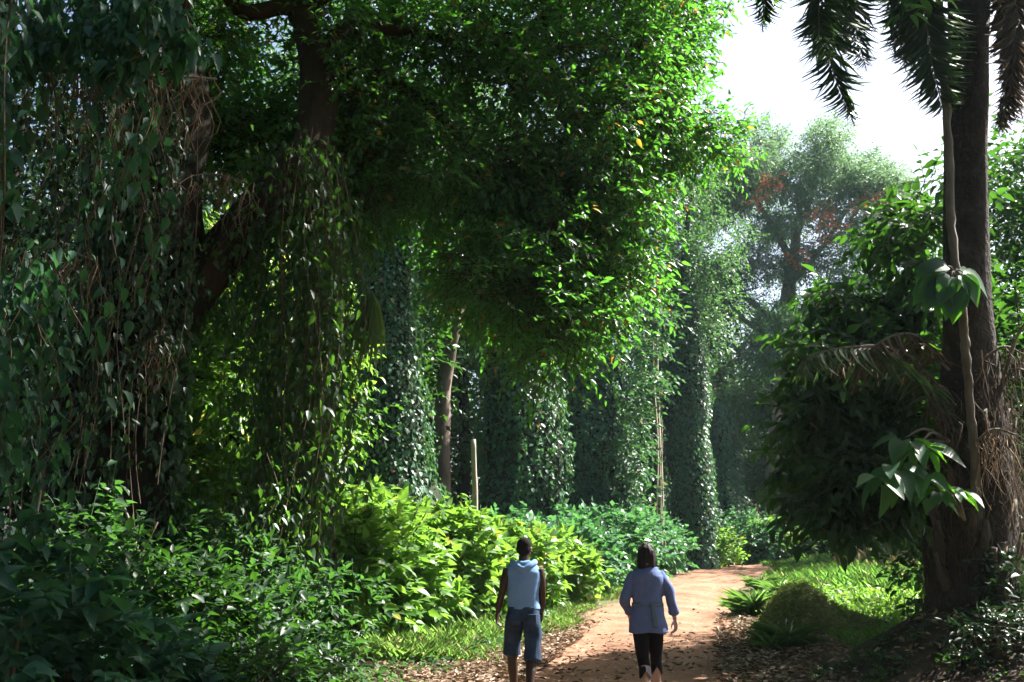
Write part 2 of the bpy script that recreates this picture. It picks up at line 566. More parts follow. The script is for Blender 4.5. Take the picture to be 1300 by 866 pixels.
def road_mat():
    m, nt, out = new_mat('red_dirt')
    tc = nt.nodes.new('ShaderNodeTexCoord')
    n1 = nt.nodes.new('ShaderNodeTexNoise'); n1.inputs['Scale'].default_value = .9; n1.inputs['Detail'].default_value = 10; n1.inputs['Roughness'].default_value = .7
    n2 = nt.nodes.new('ShaderNodeTexNoise'); n2.inputs['Scale'].default_value = 14; n2.inputs['Detail'].default_value = 10; n2.inputs['Roughness'].default_value = .7
    v = nt.nodes.new('ShaderNodeTexVoronoi'); v.inputs['Scale'].default_value = 22
    for n in (n1, n2, v): nt.links.new(tc.outputs['Object'], n.inputs['Vector'])
    a = ramp(nt, n1.outputs['Fac'], [(.30, (.17, .085, .053)), (.5, (.26, .145, .090)), (.72, (.34, .21, .14))])
    b = ramp(nt, n2.outputs['Fac'], [(.35, (.55, .5, .48)), (.6, (1, 1, 1)), (.75, (1.0, .98, .95))])
    mx = nt.nodes.new('ShaderNodeMix'); mx.data_type = 'RGBA'; mx.blend_type = 'MULTIPLY'
    mx.inputs['Factor'].default_value = 1.0
    nt.links.new(a, mx.inputs['A']); nt.links.new(b, mx.inputs['B'])
    p = nt.nodes.new('ShaderNodeBsdfPrincipled'); p.inputs['Roughness'].default_value = .93
    p.inputs['Specular IOR Level'].default_value = .15
    nt.links.new(mx.outputs['Result'], p.inputs['Base Color'])
    ad = nt.nodes.new('ShaderNodeMath'); ad.operation = 'ADD'
    nt.links.new(n2.outputs['Fac'], ad.inputs[0])
    nt.links.new(n1.outputs['Fac'], ad.inputs[1])
    bu = nt.nodes.new('ShaderNodeBump'); bu.inputs['Strength'].default_value = .7; bu.inputs['Distance'].default_value = .04
    nt.links.new(ad.outputs[0], bu.inputs['Height']); nt.links.new(bu.outputs[0], p.inputs['Normal'])
    nt.links.new(p.outputs[0], out.inputs['Surface'])
    return m


# ---------------------------------------------------------------- ground, road, mound
def grid_mesh(xs, ys, zf):
    X, Y = np.meshgrid(xs, ys)
    Z = zf(X, Y)
    V = np.stack([X, Y, Z], -1).reshape(-1, 3)
    ny, nx = X.shape
    i = np.arange(ny - 1)[:, None] * nx
    j = np.arange(nx - 1)[None]
    F = np.stack([i + j, i + j + 1, i + nx + j + 1, i + nx + j], -1).reshape(-1, 4)
    return V, F


xs = np.unique(np.r_[-900, -400, -200, -100, -60, -40, np.arange(-24, 28.1, .35), 40, 60, 100, 200, 400, 900])
ys = np.unique(np.r_[-900, -400, -150, -60, -20, np.arange(-8, 60.1, .35), 70, 90, 140, 250, 500, 900, 1800])
V, F = grid_mesh(xs, ys, gz)
link_mesh('ground', np_mesh('ground', V, F), ground_mat(), smooth=True)['kind'] = 'structure'


def road():
    c = catmull(PATH, 40)
    n = len(c)
    T = nrm(np.gradient(np.c_[c, np.zeros(n)], axis=0))
    S = np.stack([T[:, 1], -T[:, 0]], -1)
    s = np.cumsum(np.r_[0, np.linalg.norm(np.diff(c, axis=0), axis=1)])
    us = np.linspace(-1, 1, 25)
    hw = 1.95
    V = []
    for k, u in enumerate(us):
        e = abs(u)
        w = hw * u + np.sign(u) * sstep(e, .3, 1) * (.25 * np.sin(s * .9 + u * 2) + .16 * np.sin(s * 2.7 + u) + .08 * np.sin(s * 7.1))
        p = c + S * w[:, None]
        z = gz0(p[:, 0], p[:, 1]) + 0.0 - .035 - 0.08 * sstep(e, .72, 1.0)
        z = z - .035 * np.exp(-((e - .45) / .14) ** 2) + .012 * np.sin(s * 1.7 + u * 3) + .01 * np.sin(s * 5.3 + u * 9)
        V.append(np.c_[p, z])
    V = np.stack(V, 1).reshape(-1, 3)
    k = len(us)
    i = np.arange(n - 1)[:, None] * k
    j = np.arange(k - 1)[None]
    F = np.stack([i + j, i + j + 1, i + k + j + 1, i + k + j], -1).reshape(-1, 4)
    o = link_mesh('road', np_mesh('road', V, F), road_mat(), smooth=True)
    o['kind'] = 'structure'


road()

PALM = np.array((5.75, 12.9))


def mound_h(x, y):
    d = np.hypot((x - PALM[0] - .15) / 1.35, (y - PALM[1] + .1) / 1.5)
    return 1.16 * np.exp(-(d ** 2) * .80) + (.05 * wob(x, y, 2.2) + .025 * wob(x, y, 6.5, 1) + .014 * wob(x, y, 14, 2)) * np.exp(-d ** 2 * .3)


def mound():
    V, F = grid_mesh(np.linspace(PALM[0] - 3.6, PALM[0] + 3.8, 130), np.linspace(PALM[1] - 3.6, PALM[1] + 3.6, 130),
                     lambda X, Y: gz0(X, Y) + mound_h(X, Y) - .13)
    o = link_mesh('mound', np_mesh('mound', V, F), M['soil'], smooth=True)
    o['kind'] = 'structure'


mound()


# ---------------------------------------------------------------- trees and plants: builders
def trunk_obj(parent, path, rad, mat, seg=14, lump=.18, name='trunk', n=8):
    P = bez(path, n)
    r = np.interp(np.linspace(0, 1, len(P)), np.linspace(0, 1, len(rad)), rad)
    V, F3, F4 = tube(P, r, seg, lump, rng.uniform(0, 6))
    g = Geo(); g.add2(V, F3, F4)
    return g.build(name, mat, parent, True)


def crown_obj(parent, centers, radii, dens, k, l, L, W, tm, mat, grav=.35, shell=.3, name='crown', outward=1.0, sticks=True, stick_mat=None, up=.7, droop=.25, side=.8):
    n_each = [max(6, int(d)) for d in np.broadcast_to(dens, (len(centers),))]
    P, D = clump_sprays(centers, radii, n_each, outward, shell)
    g = Geo()
    lp, ld, ln, ll = sprays(P, D, l, k, L, grav=grav, up=up, droop=droop, side=side)
    leaves(g, tm, lp, ld, ln, ll, W, 0)
    if sticks:
        twig_sticks(g, P, D, l, .007, droop, 1)
        return g.build(name, [mat, stick_mat or M['bark']], parent)
    return g.build(name, mat, parent)


def ivy_tree(name, base, H, prof, label, group, n_leaf=9000, L=.17, W=.75, lean=(0, 0), lobes=.16, seedv=0.0, drapes=30, crown=None, mat='ivy', cat='tree',
             crown_dens=60, bark='greenbark', leafmat2=None, patch=None):
    """a trunk wrapped from foot to fork in climbing leaves. prof = [(z, radius, dx)]"""
    bx, by = base
    bz = float(gz(bx, by))
    t = empty(name, (bx, by, bz), label, cat, group)
    zs = np.array([p[0] for p in prof]); rs = np.array([p[1] for p in prof]); ds = np.array([p[2] for p in prof])

    def surf(th, z, k=1.0):
        r = np.interp(z, zs, rs)
        dx = np.interp(z, zs, ds)
        r = r * (1 + lobes * (np.sin(3 * th + seedv + z * .15) * .6 + np.sin(5 * th + 2 * seedv - z * .3) * .4) + .10 * np.sin(z * 1.1 + th * 1.3 + seedv) + .07 * np.sin(z * 2.7 - th * 2 + seedv * 2))
        return np.stack([bx + dx + lean[0] * z + r * k * np.cos(th), by + lean[1] * z + r * k * np.sin(th), bz + z], -1)
    # core
    zz = np.linspace(-.2, H, 40); th = np.linspace(0, 2 * np.pi, 28, endpoint=False)
    Vt = surf(th[None] + 0 * zz[:, None], zz[:, None] + 0 * th[None], .88).reshape(-1, 3)
    i = np.arange(39)[:, None] * 28; j = np.arange(28)[None]
    Ft = np.stack([i + j, i + (j + 1) % 28, i + 28 + (j + 1) % 28, i + 28 + j], -1).reshape(-1, 4)
    Geo().add(Vt, Ft).build('trunk', M[bark], t, True)
    # leaves, more on the side that faces the clearing and the camera
    z = H * rng.random(n_leaf) ** 0.95
    w = np.interp(z, zs, rs) / rs.max()
    a = rng.uniform(0, 2 * np.pi, n_leaf)
    back = (np.sin(a) > .45) & (rng.random(n_leaf) < .7)
    keep = (rng.random(n_leaf) < w + .25) & ~back
    keep &= wob(a * 1.9, z, .9, seedv + 2) + rng.random(n_leaf) * .5 > -.85
    z, a = z[keep], a[keep]
    # clumpy depth
    jit = .90 + .22 * rng.random(len(z)) ** 2 + .10 * wob(a * 2.2, z, 1.4, seedv)
    P = surf(a, z, jit)
    m = len(P)
    O = np.stack([np.cos(a), np.sin(a), np.zeros(m)], -1)
    D = nrm(np.array((0, 0, -1.0)) + O * .45 + rnd(m, .38))
    N = nrm(O + np.array((0, 0, .55)) + rnd(m, .38))
    g = Geo()
    leaves(g, T_LOW, P, D, N, L * (.5 + rng.random(m) ** 1.6), W)
    if drapes:
        aa = rng.uniform(np.pi * .8, np.pi * 2.2, drapes)
        z0 = rng.uniform(.35, 1.0, drapes) * H
        tops = surf(aa, z0, 1.08)
        S = strands(tops, np.minimum(z0 - .3, rng.uniform(1.5, 5.5, drapes)), 10, .10)
        p2, d2, n2, l2 = strand_leaves(S, 55, L)
        leaves(g, T_LOW, p2 + rnd(len(p2), .07), d2, n2, l2, W)
    g.build('creeper', M[mat], t)
    if crown is not None:
        cen, rad = crown
        trunk_top = surf(np.array([0.]), np.array([H * .92]), 0)[0]
        gl = Geo()
        for c in cen[::2]:
            c = np.asarray(c)
            mid = (trunk_top + c) / 2 + np.array((0, 0, .6))
            V, F3, F4 = tube(bez([trunk_top, mid, c], 6), np.linspace(.22, .05, 13), 7, .1)
            gl.add2(V, F3, F4)
        gl.build('limbs', M[bark], t, True)
        crown_obj(t, cen, rad, crown_dens, 8, .9, L * 1.55, .5, T_LOW, M[leafmat2 or 'far'], sticks=False)
    return t


def blob_centers(c, R3, n, r0, lo=-1.0):
    """n clump centres spread through an ellipsoid"""
    out, rad = [], []
    c = np.asarray(c, float); R3 = np.asarray(R3, float)
    while len(out) < n:
        d, b = ball(1, .25)
        if b[0][2] < lo: continue
        out.append(c + b[0] * R3)
        rad.append(r0 * rng.uniform(.7, 1.25) * np.array((1, 1, .75)))
    return out, rad


def shrub(name, c, R3, label, group=None, n=420, k=6, L=.24, W=.55, l=.35, tm=T_MID, mat='hedge', grav=.25, stems=5, cat='shrub', lobes=7, zlift=.0, shoots=8):
    """dense bush down to the ground: leaf rosettes over an uneven dome, woody stems inside"""
    cx, cyy = c
    z0 = float(gz(cx, cyy)) + zlift
    t = empty(name, (cx, cyy, z0), label, cat, group)
    rx, ry, h = R3
    P, D = [], []
    cl = [(0, 0, .5, 1.0)] + [(rng.uniform(-.75, .75), rng.uniform(-.7, .7), rng.uniform(.25, .95), rng.uniform(.35, .6)) for _ in range(lobes)]
    tot = sum(q[3] ** 2 for q in cl)
    for (u, v, w, s) in cl:
        q = max(8, int(n * s * s / tot))
        d = nrm(rnd(q) + np.array((0, -.25, .15)))
        rr = rng.uniform(.72, 1.06, q)[:, None]
        b = d * rr * np.array((rx * s, ry * s, h * .5 * s * 1.0))
        p = np.array((cx + u * rx * .8, cyy + v * ry * .8, z0 + h * .5 * (.35 + w) * (1.0 if s < 1 else .95))) + b
        p[:, 2] = np.maximum(p[:, 2], z0 + .06 + .1 * rng.random(q))
        P.append(p); D.append(nrm(d + np.array((0, 0, .45)) + rnd(q, .35)))
    P = np.vstack(P); D = np.vstack(D)
    g = Geo()
    lp, ld, ln, ll = sprays(P, D, l, k, L, grav=grav, droop=.15, side=.95, jit=.4, up=1.0)
    leaves(g, tm, lp, ld, ln, ll, W)
    tips = P[np.argsort(P[:, 2])[-max(6, n // 12):]]
    tips = tips[rng.permutation(len(tips))[:shoots]]
    for q in tips:
        hgt = rng.uniform(.25, .65) * min(1, h / 2)
        top = q + np.array((rng.normal(0, .12), rng.normal(0, .12), hgt))
        V, F3, F4 = tube(bez([q - (0, 0, .2), (q + top) / 2 + rnd(1, .03)[0], top], 3), np.linspace(.009, .004, 7), 5)
        g.add2(V, F3, F4)
        m_ = rng.integers(7, 13)
        u_ = rng.random(m_)[:, None]
        pp = q * (1 - u_) + top * u_
        a_ = rng.uniform(0, 6.28, m_)
        dd = np.stack([np.cos(a_), np.sin(a_), rng.uniform(-.5, .4, m_)], -1)
        leaves(g, tm, pp, dd, np.array((0, 0, 1.0)) + dd * .3 + rnd(m_, .25), L * rng.uniform(.6, 1.15, m_), W)
    g.build('foliage', M[mat], t)
    g = Geo()
    for q in range(stems):
        a = rng.uniform(0, 6.28)
        e = np.array((cx + rx * .7 * math.cos(a), cyy + ry * .7 * math.sin(a), z0 + h * rng.uniform(.6, .95)))
        b = np.array((cx + .12 * math.cos(a), cyy + .12 * math.sin(a), z0 - .1))
        V, F3, F4 = tube(bez([b, (b + e) / 2 + np.array((0, 0, .15 * h)), e], 5), np.linspace(.03, .01, 11), 6)
        g.add2(V, F3, F4)
    g.build('stems', M['root'], t, True)
    return t


def frond(geo, path, n_leaf, L, W, mat_i=0, hang=.8, r=.02, spread=.7, taper=True, rach_i=1, n=24, jit=.15, sidev=None):
    """pinnate palm frond along a rachis"""
    P = bez(path, 8)
    V, F3, F4 = tube(P, np.linspace(r, r * .25, len(P)), 5)
    geo.add2(V, F3, F4, rach_i)
    s = np.linspace(0.08, 1, n_leaf)
    idx = s * (len(P) - 1.001)
    i = idx.astype(int); f = (idx - i)[:, None]
    p = P[i] * (1 - f) + P[i + 1] * f
    T = nrm(np.gradient(P, axis=0))[i]
    S = nrm(np.cross(T, (0, 0, 1.0)) + 1e-3) if sidev is None else nrm(np.tile(np.asarray(sidev, float), (n_leaf, 1)))
    ll = L * (np.sin(np.clip(s * .95 + .08, 0, 1) * np.pi) ** .5 * .9 + .12) if taper else L
    for sg in (-1, 1):
        D = nrm(S * sg * spread + T * .55 + np.array((0, 0, -hang)) + rnd(n_leaf, jit))
        N = nrm(np.array((0, 0, .6)) - S * sg * .4 + T * .3 + rnd(n_leaf, .15))
        leaves(geo, T_LONG, p, D, N, ll * rng.uniform(.85, 1.12, n_leaf), W, mat_i)




# ---------------------------------------------------------------- the great overgrown tree beside the road
def great_tree():
    bx, by = -5.0, 12.6
    t = empty('overgrown_tree', (bx, by, float(gz(bx, by))), 'huge dark tree draped in creepers whose leafy canopy arches over the road', 'tree')
    z0 = float(gz(bx, by)) - .3
    trunk_obj(t, [(bx, by, z0), (bx - .05, by, 2.2), (bx + .1, by + .1, 4.8), (bx + .1, by + .2, 7.5), (bx - .4, by + .4, 11), (bx - .6, by + .4, 14.5)],
              [1.05, .78, .66, .58, .45, .22], M['barkdark'], 22, .22)
    L1 = [at(150, 520, 12.6), at(230, 390, 12.9), at(320, 275, 13.3), at(392, 190, 13.7), at(402, 110, 14.0), at(388, 30, 14.3), at(380, -70, 14.6), at(430, -200, 15.2)]
    trunk_obj(t, L1, [.40, .36, .33, .30, .25, .21, .18, .10], M['bark'], 14, .2, 'limb')
    limbs = [
        ([at(388, 20, 14.3), at(360, 8, 14.2), at(310, 14, 13.9), at(255, -30, 13.6)], [.15, .14, .12, .07]),
        ([at(402, 80, 14.1), at(440, 35, 14.6), at(500, 38, 15.3), at(560, 48, 15.9), at(610, 82, 16.5)], [.15, .13, .11, .09, .04]),
        ([at(520, 40, 15.4), at(580, 45, 16.0), at(665, 42, 16.8)], [.07, .06, .03]),
        ([at(400, 130, 14.0), at(450, 90, 14.8), at(540, 130, 15.8), at(600, 200, 16.6), at(640, 300, 17.2)], [.14, .12, .10, .07, .03]),
        ([at(560, 48, 15.9), at(640, 90, 16.8), at(700, 70, 17.4), at(770, 50, 18.0)], [.08, .07, .05, .02]),
        ([at(690, -20, 16.5), at(692, 30, 16.7), at(702, 85, 16.9), at(700, 130, 17.0)], [.06, .05, .04, .02]),
        ([at(395, 0, 14.4), at(520, -90, 15.6), at(690, -120, 17), at(840, -70, 18)], [.17, .14, .1, .04]),
        ([at(700, 75, 17.4), at(730, 130, 17.6), at(770, 200, 17.8), at(800, 280, 17.8)], [.05, .045, .035, .02]),
        ([at(385, -60, 14.6), at(300, -120, 14), at(180, -150, 13)], [.14, .1, .05]),
    ]
    for p, r in limbs:
        trunk_obj(t, p, r, M['bark'], 9, .15, 'limb', 7)
    spots = [(880, 30), (895, 100), (880, 175), (822, 60), (800, 150), (850, 205), (790, 225), (832, 290), (820, 335), (800, 385), (742, 330), (745, 400),
             (703, 430), (690, 350), (690, 262), (712, 172), (722, 80), (735, 0), (642, 20), (632, 110), (620, 200), (612, 290), (625, 370), (600, 395),
             (562, 70), (541, 150), (538, 232), (565, 300), (482, 45), (472, 130), (462, 220), (465, 270), (415, 255), (425, 300), (650, 420), (750, 445),
             (690, 395), (760, 290), (880, 140), (915, 175), (870, 60), (420, 10), (860, -20), (700, 455), (660, 250), (760, 120), (585, 20), (300, 60), (265, 110), (300, 150), (235, 40), (320, 200), (280, 10), (345, 170), (250, 180), (420, 90), (440, 180), (350, 240)]
    cen, rad = [], []
    for (px, py) in spots:
        px = 640 + (px - 640) * .845 if px > 640 else px
        py = py - 34 * min(1, max(0, (py - 150) / 150))
        for q in range(2):
            Y = 16.6 + (px - 640) * .0045 + rng.uniform(-1.5, 1.9)
            c = at(px + rng.normal(0, 14), py + rng.normal(0, 10), Y)
            cen.append(c); rad.append(rng.uniform(.55, .85) * np.array((1, 1.1, .72)))
    # upper storey above the frame, made dense to block the sun
    for q in range(46):
        c = np.array((rng.uniform(-6.5, 4.6), rng.uniform(12.5, 19.5), rng.uniform(11.8, 15.5)))
        cen.append(c); rad.append(rng.uniform(1.0, 1.6) * np.array((1, 1, .6)))
    for q in range(60):  # unseen clumps towards the viewer, added to shade the near ground
        c = np.array((rng.uniform(-6.0, 6.8), rng.uniform(6.0, 13.8), rng.uniform(10.2, 14.5)))
        cen.append(c); rad.append(rng.uniform(1.0, 1.6) * np.array((1, 1, .6)))
    n1 = len(spots) * 2
    dens = [80] * (len(spots) * 2) + [125] * (len(cen) - len(spots) * 2)
    crown_obj(t, cen, rad, dens, 8, .58, .155, .46, T_MID, M['canopy'], grav=.35, shell=.15, droop=.2)
    # creepers clothing the trunk
    n = 9000
    a = rng.uniform(np.pi * .9, np.pi * 1.85, n); z = rng.uniform(.3, 11, n)
    r = np.interp(z, [0, 2, 5, 11], [1.1, .86, .74, .5]) * rng.uniform(.95, 1.25, n)
    cx = np.interp(z, [0, 5, 11], [bx, bx + .1, bx - .4])
    P = np.stack([cx + r * np.cos(a), by + .2 + r * np.sin(a), z], -1)
    O = np.stack([np.cos(a), np.sin(a), 0 * a], -1)
    g = Geo()
    hole = wob(a * 3, z, 1.3, .4) > -.35
    P, O = P[hole], O[hole]
    leaves(g, T_MID, P, O * .4 + np.array((0, 0, -1.0)) + rnd(len(P), .35), O + rnd(len(P), .35) + np.array((0, 0, .4)), .14 * rng.uniform(.6, 1.2, len(P)), .6)
    g.build('creeper', M['vine'], t)
    return t


great_tree()


def vine_curtain(label, tops, lens, per, L, mat='vine', sway=.16, r=.007, W=.55, tm=T_MID, drift=None, n=16, name='hanging_vines', stem='root'):
    tops = np.asarray(tops)
    c = tops.mean(0)
    t = empty(name, c, label, 'vine', 'creeper curtains hung from the great tree')
    S = strands(tops, lens, n, sway, drift)
    g = Geo(); strand_sticks(g, S, rng.uniform(.6, 1.4, len(S)) * r)
    g.build('stems', M[stem], t)
    g = Geo()
    P, D, N, l = strand_leaves(S, per, L)
    leaves(g, tm, P + rnd(len(P), .05 if tm is T_BIG else .11), D, N, l, W)
    g.build('leaves', M[mat], t)
    return t


def along(pts, n, jit=.25):
    P = bez(pts, 12)
    i = rng.uniform(0, len(P) - 1.01, n)
    k = i.astype(int); f = (i - k)[:, None]
    return P[k] * (1 - f) + P[k + 1] * f + rnd(n, jit)


def to_ground(tops, lo, hi, gap0=.2):
    return np.maximum(.4, (tops[:, 2] - gap0 - .3) * rng.uniform(lo, hi, len(tops)))


def hang(px0, px1, py, Y0, Y1, n, jit=.15):
    px = rng.uniform(px0, px1, n)
    return np.array([at(a, py + rng.normal(0, 14), rng.uniform(Y0, Y1)) for a in px]) + rnd(n, jit)


tp = along([at(205, 430, 12.6), at(300, 300, 13.0), at(395, 200, 13.4)], 20)
vine_curtain('loose curtain of creeper stems hanging under the great tree\'s slanting bough', tp, to_ground(tp, .08, .38), 50, .125)
tp = hang(340, 432, 205, 12.6, 14.4, 75)
vine_curtain('thick leafy pillar of creepers reaching the ground at the hedge end', tp, to_ground(tp, .8, 1.0), 110, .13)
tp = hang(395, 436, 250, 14.0, 15.2, 40)
vine_curtain('sunlit creepers trailing into the bright bush beside the pillar', tp, to_ground(tp, .45, .85), 70, .15, drift=np.tile((-.05, 0), (40, 1)))
tp = hang(60, 215, 60, 10.4, 11.8, 34)
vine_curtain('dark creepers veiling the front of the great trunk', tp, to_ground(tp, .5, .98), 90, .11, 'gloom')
tp = hang(205, 330, 600, 12.0, 13.4, 16)
vine_curtain('thin tangled creepers in the gloom behind the understory bushes', tp, to_ground(tp, .6, 1.0), 70, .12)
tp = hang(430, 480, 60, 14.8, 16.2, 26)
vine_curtain('short creeper strands trailing from the high horizontal bough', tp, rng.uniform(1.0, 3.4, 26), 44, .13)

# near veil of large leaves at the picture's edge
tp = hang(-25, 48, -60, 6.2, 7.4, 26, .08)
vine_curtain('near creeper veil with large blue green heart shaped leaves', tp, rng.uniform(3.6, 5.2, 26), 62, .135, 'creeper', W=.60, tm=T_BIG, sway=.12)
tp = hang(40, 225, 20, 7.0, 8.2, 46, .08)
vine_curtain('broad creeper shelf of large leaves above the dead frond', tp, rng.uniform(.10, .65, 46), 26, .145, 'creeper', W=.52, tm=T_BIG, sway=.16)
tp = hang(130, 200, 130, 7.0, 8.4, 9, .06)
vine_curtain('few trailing leaf strings dangling below the leaf shelf', tp, rng.uniform(.8, 2.0, 9), 26, .125, 'creeper', W=.55, tm=T_BIG, sway=.10)
tp = hang(0, 75, 330, 8.2, 9.6, 24, .08)
vine_curtain('leafy creeper column rising from the big leaved bush', tp, rng.uniform(1.6, 3.0, 24), 52, .14, 'creeper', W=.55, tm=T_MID, sway=.12)


def dead_hang(label, pts, n, l0, l1, r=.009, group='dead fronds caught in the creepers', mat='straw'):
    P = along(pts, n, .05)
    t = empty('dead_frond', pts[0], label, 'dead frond', group)
    g = Geo()
    V, F3, F4 = tube(bez(pts, 6), np.linspace(.022, .010, (len(pts) - 1) * 6 + 1), 6)
    g.add2(V, F3, F4)
    g.build('rachis', M['stem'], t, True)
    S = strands(P, rng.uniform(l0, l1, n), 6, .07)
    g = Geo(); strand_sticks(g, S, rng.uniform(.5, 1.3, n) * r, taper=.3)
    g.build('leaflets', M[mat], t)


dead_hang('long dead palm frond with straw leaflets under the leaf shelf', [at(40, 88, 7.6), at(120, 92, 7.6), at(200, 95, 7.8), at(275, 100, 8.1)], 90, .25, .85, .007)
dead_hang('small bleached dead frond against the dark trunk', [at(70, 318, 10.0), at(95, 322, 10.0), at(118, 330, 10.1)], 26, .35, .8, .009)
dead_hang('ragged dead frond hooked on the slanting bough', [at(240, 225, 12.2), at(275, 222, 12.2), at(315, 232, 12.3)], 40, .3, .9, .008)
dead_hang('wispy dead frond hanging low in the gloom', [at(180, 440, 11.6), at(205, 425, 11.6), at(225, 440, 11.7)], 26, .4, .9, .008)


def fan_leaf():
    c = at(470, 372, 14.6)
    t = empty('fan_palm_leaf', c, 'drooping fan palm leaf coloured as if sunlit, hanging beside the dark canopy', 'palm leaf')
    g = Geo()
    V, F3, F4 = tube(bez([c + (-.5, 0.1, .5), c + (-.15, 0, .25), c], 6), .018, 6)
    g.add2(V, F3, F4); g.build('stalk', M['stem'], t, True)
    g = Geo()
    n = 46
    a = np.linspace(-1.0, .5, n) + rng.normal(0, .04, n)
    D = np.stack([np.sin(a) * .55, rng.normal(0, .22, n), -np.cos(a)], -1)
    leaves(g, T_LONG, np.tile(c, (n, 1)) + rnd(n, .02), D, np.stack([.4 + 0 * a, -1 + 0 * a, .3 + rng.normal(0, .3, n)], -1), rng.uniform(.9, 1.3, n), .045)
    g.build('blade', M['fan'], t)


fan_leaf()


# ---------------------------------------------------------------- shrubs and understory on the shaded side
def px_shrub(px, py_base, Y, R3, label, **k):
    x = at(px, py_base, Y)[0]
    return shrub('shrub', (x, Y), R3, label, **k)


UG = 'understory bushes below the great tree'
px_shrub(15, 800, 7.6, (.75, .7, 1.75), 'big leaved bush with broad leaves nearest the picture edge', group=UG, n=120, k=6, L=.21, W=.52, tm=T_BIG, mat='creeper', l=.3)
px_shrub(95, 866, 8.6, (.9, .7, 1.0), 'low dark bush with broad leaves in front of the others', group=UG, n=160, k=6, L=.19, W=.5, tm=T_BIG, mat='creeper', l=.3)
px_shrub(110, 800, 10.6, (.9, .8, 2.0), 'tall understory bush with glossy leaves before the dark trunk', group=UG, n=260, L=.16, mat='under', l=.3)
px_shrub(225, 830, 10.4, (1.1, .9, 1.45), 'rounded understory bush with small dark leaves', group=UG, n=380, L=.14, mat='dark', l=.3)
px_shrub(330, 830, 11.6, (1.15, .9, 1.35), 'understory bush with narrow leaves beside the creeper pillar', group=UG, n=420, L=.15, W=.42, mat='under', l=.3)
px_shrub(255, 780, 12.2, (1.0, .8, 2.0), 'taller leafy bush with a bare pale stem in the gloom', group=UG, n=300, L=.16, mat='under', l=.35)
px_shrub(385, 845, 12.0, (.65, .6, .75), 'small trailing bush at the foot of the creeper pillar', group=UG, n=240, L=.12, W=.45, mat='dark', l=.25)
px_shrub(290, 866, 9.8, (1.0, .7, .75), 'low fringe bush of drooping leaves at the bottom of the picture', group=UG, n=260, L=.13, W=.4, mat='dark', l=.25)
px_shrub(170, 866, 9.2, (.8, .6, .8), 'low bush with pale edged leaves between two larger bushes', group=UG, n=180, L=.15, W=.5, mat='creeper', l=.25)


def bare_stem(label, pts, r, mat='paleroot'):
    P = bez(pts, 8)
    t = Geo()
    V, F3, F4 = tube(P, np.linspace(r, r * .6, len(P)), 6, .1)
    t.add2(V, F3, F4)
    o = t.build('woody_vine', M[mat], None, True)
    return tag(o, label, 'vine', 'bare woody vines in the undergrowth')


bare_stem('pale bare woody vine leaning through the understory bushes', [at(188, 755, 11.2), at(172, 690, 11.3), at(160, 650, 11.4), at(140, 615, 11.5)], .02)
bare_stem('thin pale woody vine hanging by the big leaved bush', [at(38, 720, 8.6), at(46, 660, 8.7), at(52, 610, 8.8), at(40, 560, 8.9)], .012)

# leafy trees that close the wood behind the great tree
WOOD = 'leafy trees closing the wood behind'


def wood_tree(px, Y, r, H, label, n=40, mat='vine', L=.24, dens=46, lo=.4, sun=None, trunk=.28):
    x = at(px, 695, Y)[0]
    z0 = float(gz(x, Y))
    t = empty('woodland_tree', (x, Y, z0), label, 'tree', WOOD)
    trunk_obj(t, [(x, Y, z0 - .3), (x + .1, Y, z0 + H * .3), (x - .15, Y + .1, z0 + H * .6), (x, Y, z0 + H * .92)], [trunk, trunk * .8, trunk * .6, trunk * .2], M['barkdark'], 12, .2)
    cen, rad = blob_centers((x, Y, z0 + H * (.5 + lo / 2)), (r, r * .9, H * (.5 - lo / 2) * .95), n, max(.8, r * .36))
    crown_obj(t, cen, rad, dens, 7, L * 3.2, L, .5, T_LOW, M[mat], sticks=False, shell=.25)
    return t


wood_tree(292, 20.6, 2.3, 9.6, 'sunlit leafy tree glowing green behind the creeper curtain', 44, 'hedge', .20, 70, .05)
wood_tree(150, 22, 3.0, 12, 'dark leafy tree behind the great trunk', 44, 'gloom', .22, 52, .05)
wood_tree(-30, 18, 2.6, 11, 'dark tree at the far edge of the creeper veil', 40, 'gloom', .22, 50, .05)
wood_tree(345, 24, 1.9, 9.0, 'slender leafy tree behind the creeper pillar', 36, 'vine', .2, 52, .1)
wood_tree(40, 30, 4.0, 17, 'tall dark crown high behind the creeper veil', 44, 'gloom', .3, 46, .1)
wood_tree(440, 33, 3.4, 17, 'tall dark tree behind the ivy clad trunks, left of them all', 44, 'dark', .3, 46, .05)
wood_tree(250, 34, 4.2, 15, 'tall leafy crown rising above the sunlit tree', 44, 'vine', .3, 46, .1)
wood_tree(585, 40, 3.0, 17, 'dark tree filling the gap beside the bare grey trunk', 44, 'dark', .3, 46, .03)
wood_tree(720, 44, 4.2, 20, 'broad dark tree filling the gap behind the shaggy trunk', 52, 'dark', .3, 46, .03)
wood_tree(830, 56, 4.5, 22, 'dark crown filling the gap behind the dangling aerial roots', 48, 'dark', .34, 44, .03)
wood_tree(500, 46, 4.0, 20, 'high dark crown behind the flared ivy trunk', 44, 'dark', .32, 44, .03)

# ---------------------------------------------------------------- ivy clad trunks across the hedge
IVY = 'ivy clad trunks in a row beyond the hedge'


def base_at(px, Y):
    return (at(px, 690, Y)[0], Y)


